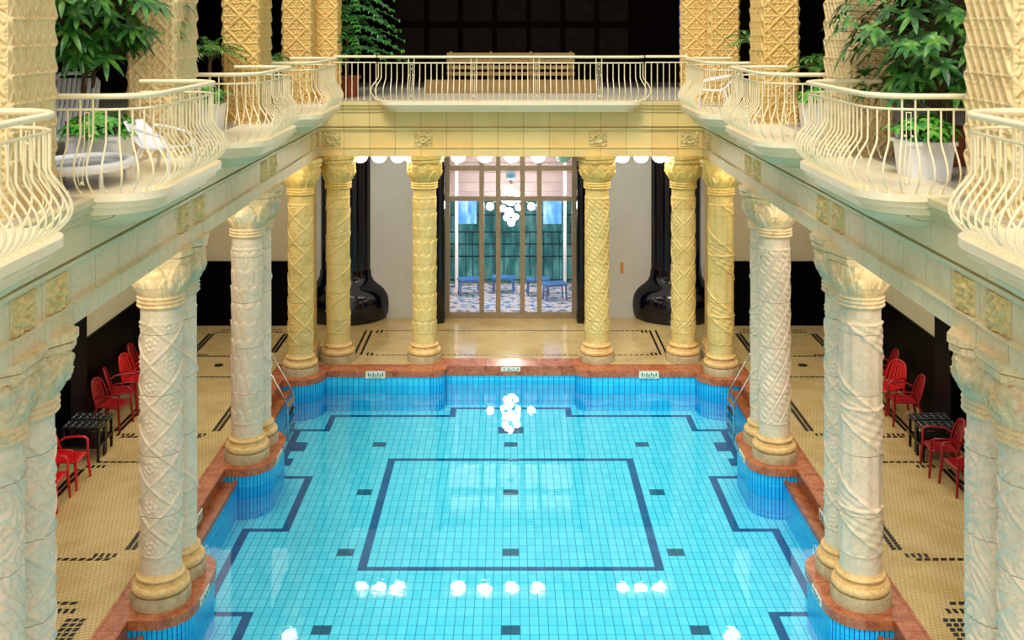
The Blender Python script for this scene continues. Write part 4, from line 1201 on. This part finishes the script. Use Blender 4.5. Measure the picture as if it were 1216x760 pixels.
def palm(loc, label, seed, n=22, L=.9, h=1.2):
    rn = random.Random(seed); t = empty('potted_palm', loc, label, 'palm')
    MB().lathe([(.16, 0), (.22, .36), (.25, .38), (.25, .42), (.2, .42)], n=24).build('pot', M['terracotta'], t, True)
    MB().tube([(0, 0, .35), (.02, 0, h)], [.04, .03], 8).build('trunk', M['bark'], t, True)
    fo = MB()
    for i in range(n):
        a = 2 * PI * i / n * 2.4 + rn.uniform(-.2, .2); el = rn.uniform(.5, 1.25); l = L * rn.uniform(.7, 1.1)
        pts = []
        for k in range(9):
            q = k / 8; pts.append(Vector((math.cos(a) * math.cos(el) * l * q, math.sin(a) * math.cos(el) * l * q, h + math.sin(el) * l * q - .55 * l * q * q)))
        fo.tube(pts, .005, 4)
        for k in range(1, 9):
            d = (pts[k] - pts[k - 1]).normalized(); sd = d.cross(Vector((0, 0, 1))).normalized()
            for sg in (-1, 1): leaf(fo, pts[k], d * .9 + sd * sg * .8, Vector((0, 0, 1)), .22 * (1 - .4 * k / 8), .028, .3, 3)
    fo.build('foliage', M['frond'], t)
palm((-5.05, 17.6, GZ), 'arching palm between the two middle left pillars', 11, h=1.15, L=.75, n=30)
palm((5.15, 17.6, GZ), 'wispy palm between the two middle right pillars', 12, h=.9, L=.7, n=30)
palm((4.85, 21.3, GZ), 'drooping palm between the far two right pillars', 13, h=1.3, L=.7)
palm((-4.85, 21.3, GZ), 'dark palm between the far two left pillars', 14, h=.9, L=.6)
# conifer
t = empty('potted_conifer', (-3.85, 24.7, GZ), 'tall needled conifer in a terracotta pot behind the far left railing', 'tree')
rn = random.Random(4)
MB().lathe([(.24, 0), (.30, .42), (.34, .44), (.34, .5), (.28, .5)], n=24).build('pot', M['terracotta'], t, True)
MB().tube([(0, 0, .4), (0, 0, 3.1)], [.05, .02], 8).build('trunk', M['bark'], t, True)
fo = MB()
for lv in range(11):
    z = 1.15 + lv * .24; R = 1.45 - lv * .06
    for k in range(8):
        a = 2 * PI * k / 8 + lv * .4 + rn.uniform(-.1, .1); pts = [Vector((math.cos(a) * R * q, math.sin(a) * R * q, z + .18 * q - .5 * q * q)) for q in [i / 7 for i in range(8)]]
        fo.tube(pts, [.012 - .001 * i for i in range(8)], 4)
        for i in range(1, 8):
            d = (pts[i] - pts[i - 1]).normalized(); sd = d.cross(Vector((0, 0, 1))).normalized()
            for sg in (-1, 1):
                q0 = pts[i]; q1 = q0 + (d * .5 + sd * sg).normalized() * (.26 * (1 - i / 10)); fo.tube([q0, (q0 + q1) / 2 + Vector((0, 0, .02)), q1 - Vector((0, 0, .03))], [.022, .028, .004], 5)
fo.build('foliage', M['needle'], t)
# slatted bench and low planter wall on back gallery
t = empty('slatted_bench', (0, 26.2, GZ), 'wide slatted pale wooden bench behind the central railing', 'bench')
b = MB(); b.box(-2.1, 2.1, -.3, .1, 0, .32); b.build('base', M['wood'], t)
b = MB()
for k in range(4): b.box(-1.6, 1.6, .12, .16, .42 + k * .16, .51 + k * .16)
for x in (-1.5, -.5, .5, 1.5): b.box(x - .03, x + .03, .16, .2, .3, 1.02)
b.build('backrest', M['wood'], t)

# ---------------------------------------------------------------- lights
W = bpy.data.worlds.new('World'); S.world = W; W.use_nodes = True
nt = W.node_tree; bg = nt.nodes['Background']
tc_ = nt.nodes.new('ShaderNodeTexCoord'); sp = nt.nodes.new('ShaderNodeSeparateXYZ'); nt.links.new(tc_.outputs['Generated'], sp.inputs[0])
cr = nt.nodes.new('ShaderNodeValToRGB'); nt.links.new(sp.outputs[2], cr.inputs[0])
cr.color_ramp.elements[0].position = 0; cr.color_ramp.elements[0].color = (.8, .76, .7, 1)
cr.color_ramp.elements[1].position = 1; cr.color_ramp.elements[1].color = (1, .975, .93, 1)
nt.links.new(cr.outputs[0], bg.inputs[0]); bg.inputs[1].default_value = 1.26
def area(name, loc, rot, sx, sy, power, col):
    l = bpy.data.lights.new(name, 'AREA'); l.shape = 'RECTANGLE'; l.size = sx; l.size_y = sy; l.energy = power; l.color = col
    o = bpy.data.objects.new(name, l); C.objects.link(o); o.location = loc; o.rotation_euler = rot; return o
# unseen area lights added to brighten the walkways
for sgn in (-1, 1):
    area('walkway_fill', (sgn * 6.4, 14.5, 4.6), (0, 0, 0), 2.4, 22, 300, (1, .93, .80))
area('walkway_fill', (0, 25.4, 4.6), (0, 0, 0), 8.5, 2.4, 45, (1, .91, .76))
sl = bpy.data.lights.new('skylight_sun', 'SUN'); sl.energy = 1.75; sl.angle = math.radians(18); sl.color = (1, .98, .93)
so = bpy.data.objects.new('skylight_sun', sl); C.objects.link(so); so.rotation_euler = (math.radians(38), 0, math.radians(-14))
area('hall_fill', (0, 28.9, 4.55), (0, 0, 0), 3.4, 2.8, 40, (1, .92, .85))  # unseen ceiling light added to brighten the hall

# ---------------------------------------------------------------- camera
cam = bpy.data.cameras.new('Camera'); co = bpy.data.objects.new('Camera', cam); C.objects.link(co)
co.location = (0, 0, 7.5); co.rotation_euler = (PI / 2, 0, 0)
cam.sensor_fit = 'HORIZONTAL'; cam.sensor_width = 36; cam.lens = 1250 / 1216 * 36
cam.shift_x = 1.5 / 1216; cam.shift_y = (29 - 380) / 1216
cam.clip_end = 200
S.camera = co
S.view_settings.view_transform = 'Standard'; S.view_settings.look = 'None'; S.view_settings.gamma = 1; S.view_settings.exposure = .12
S.view_settings.use_curve_mapping = False
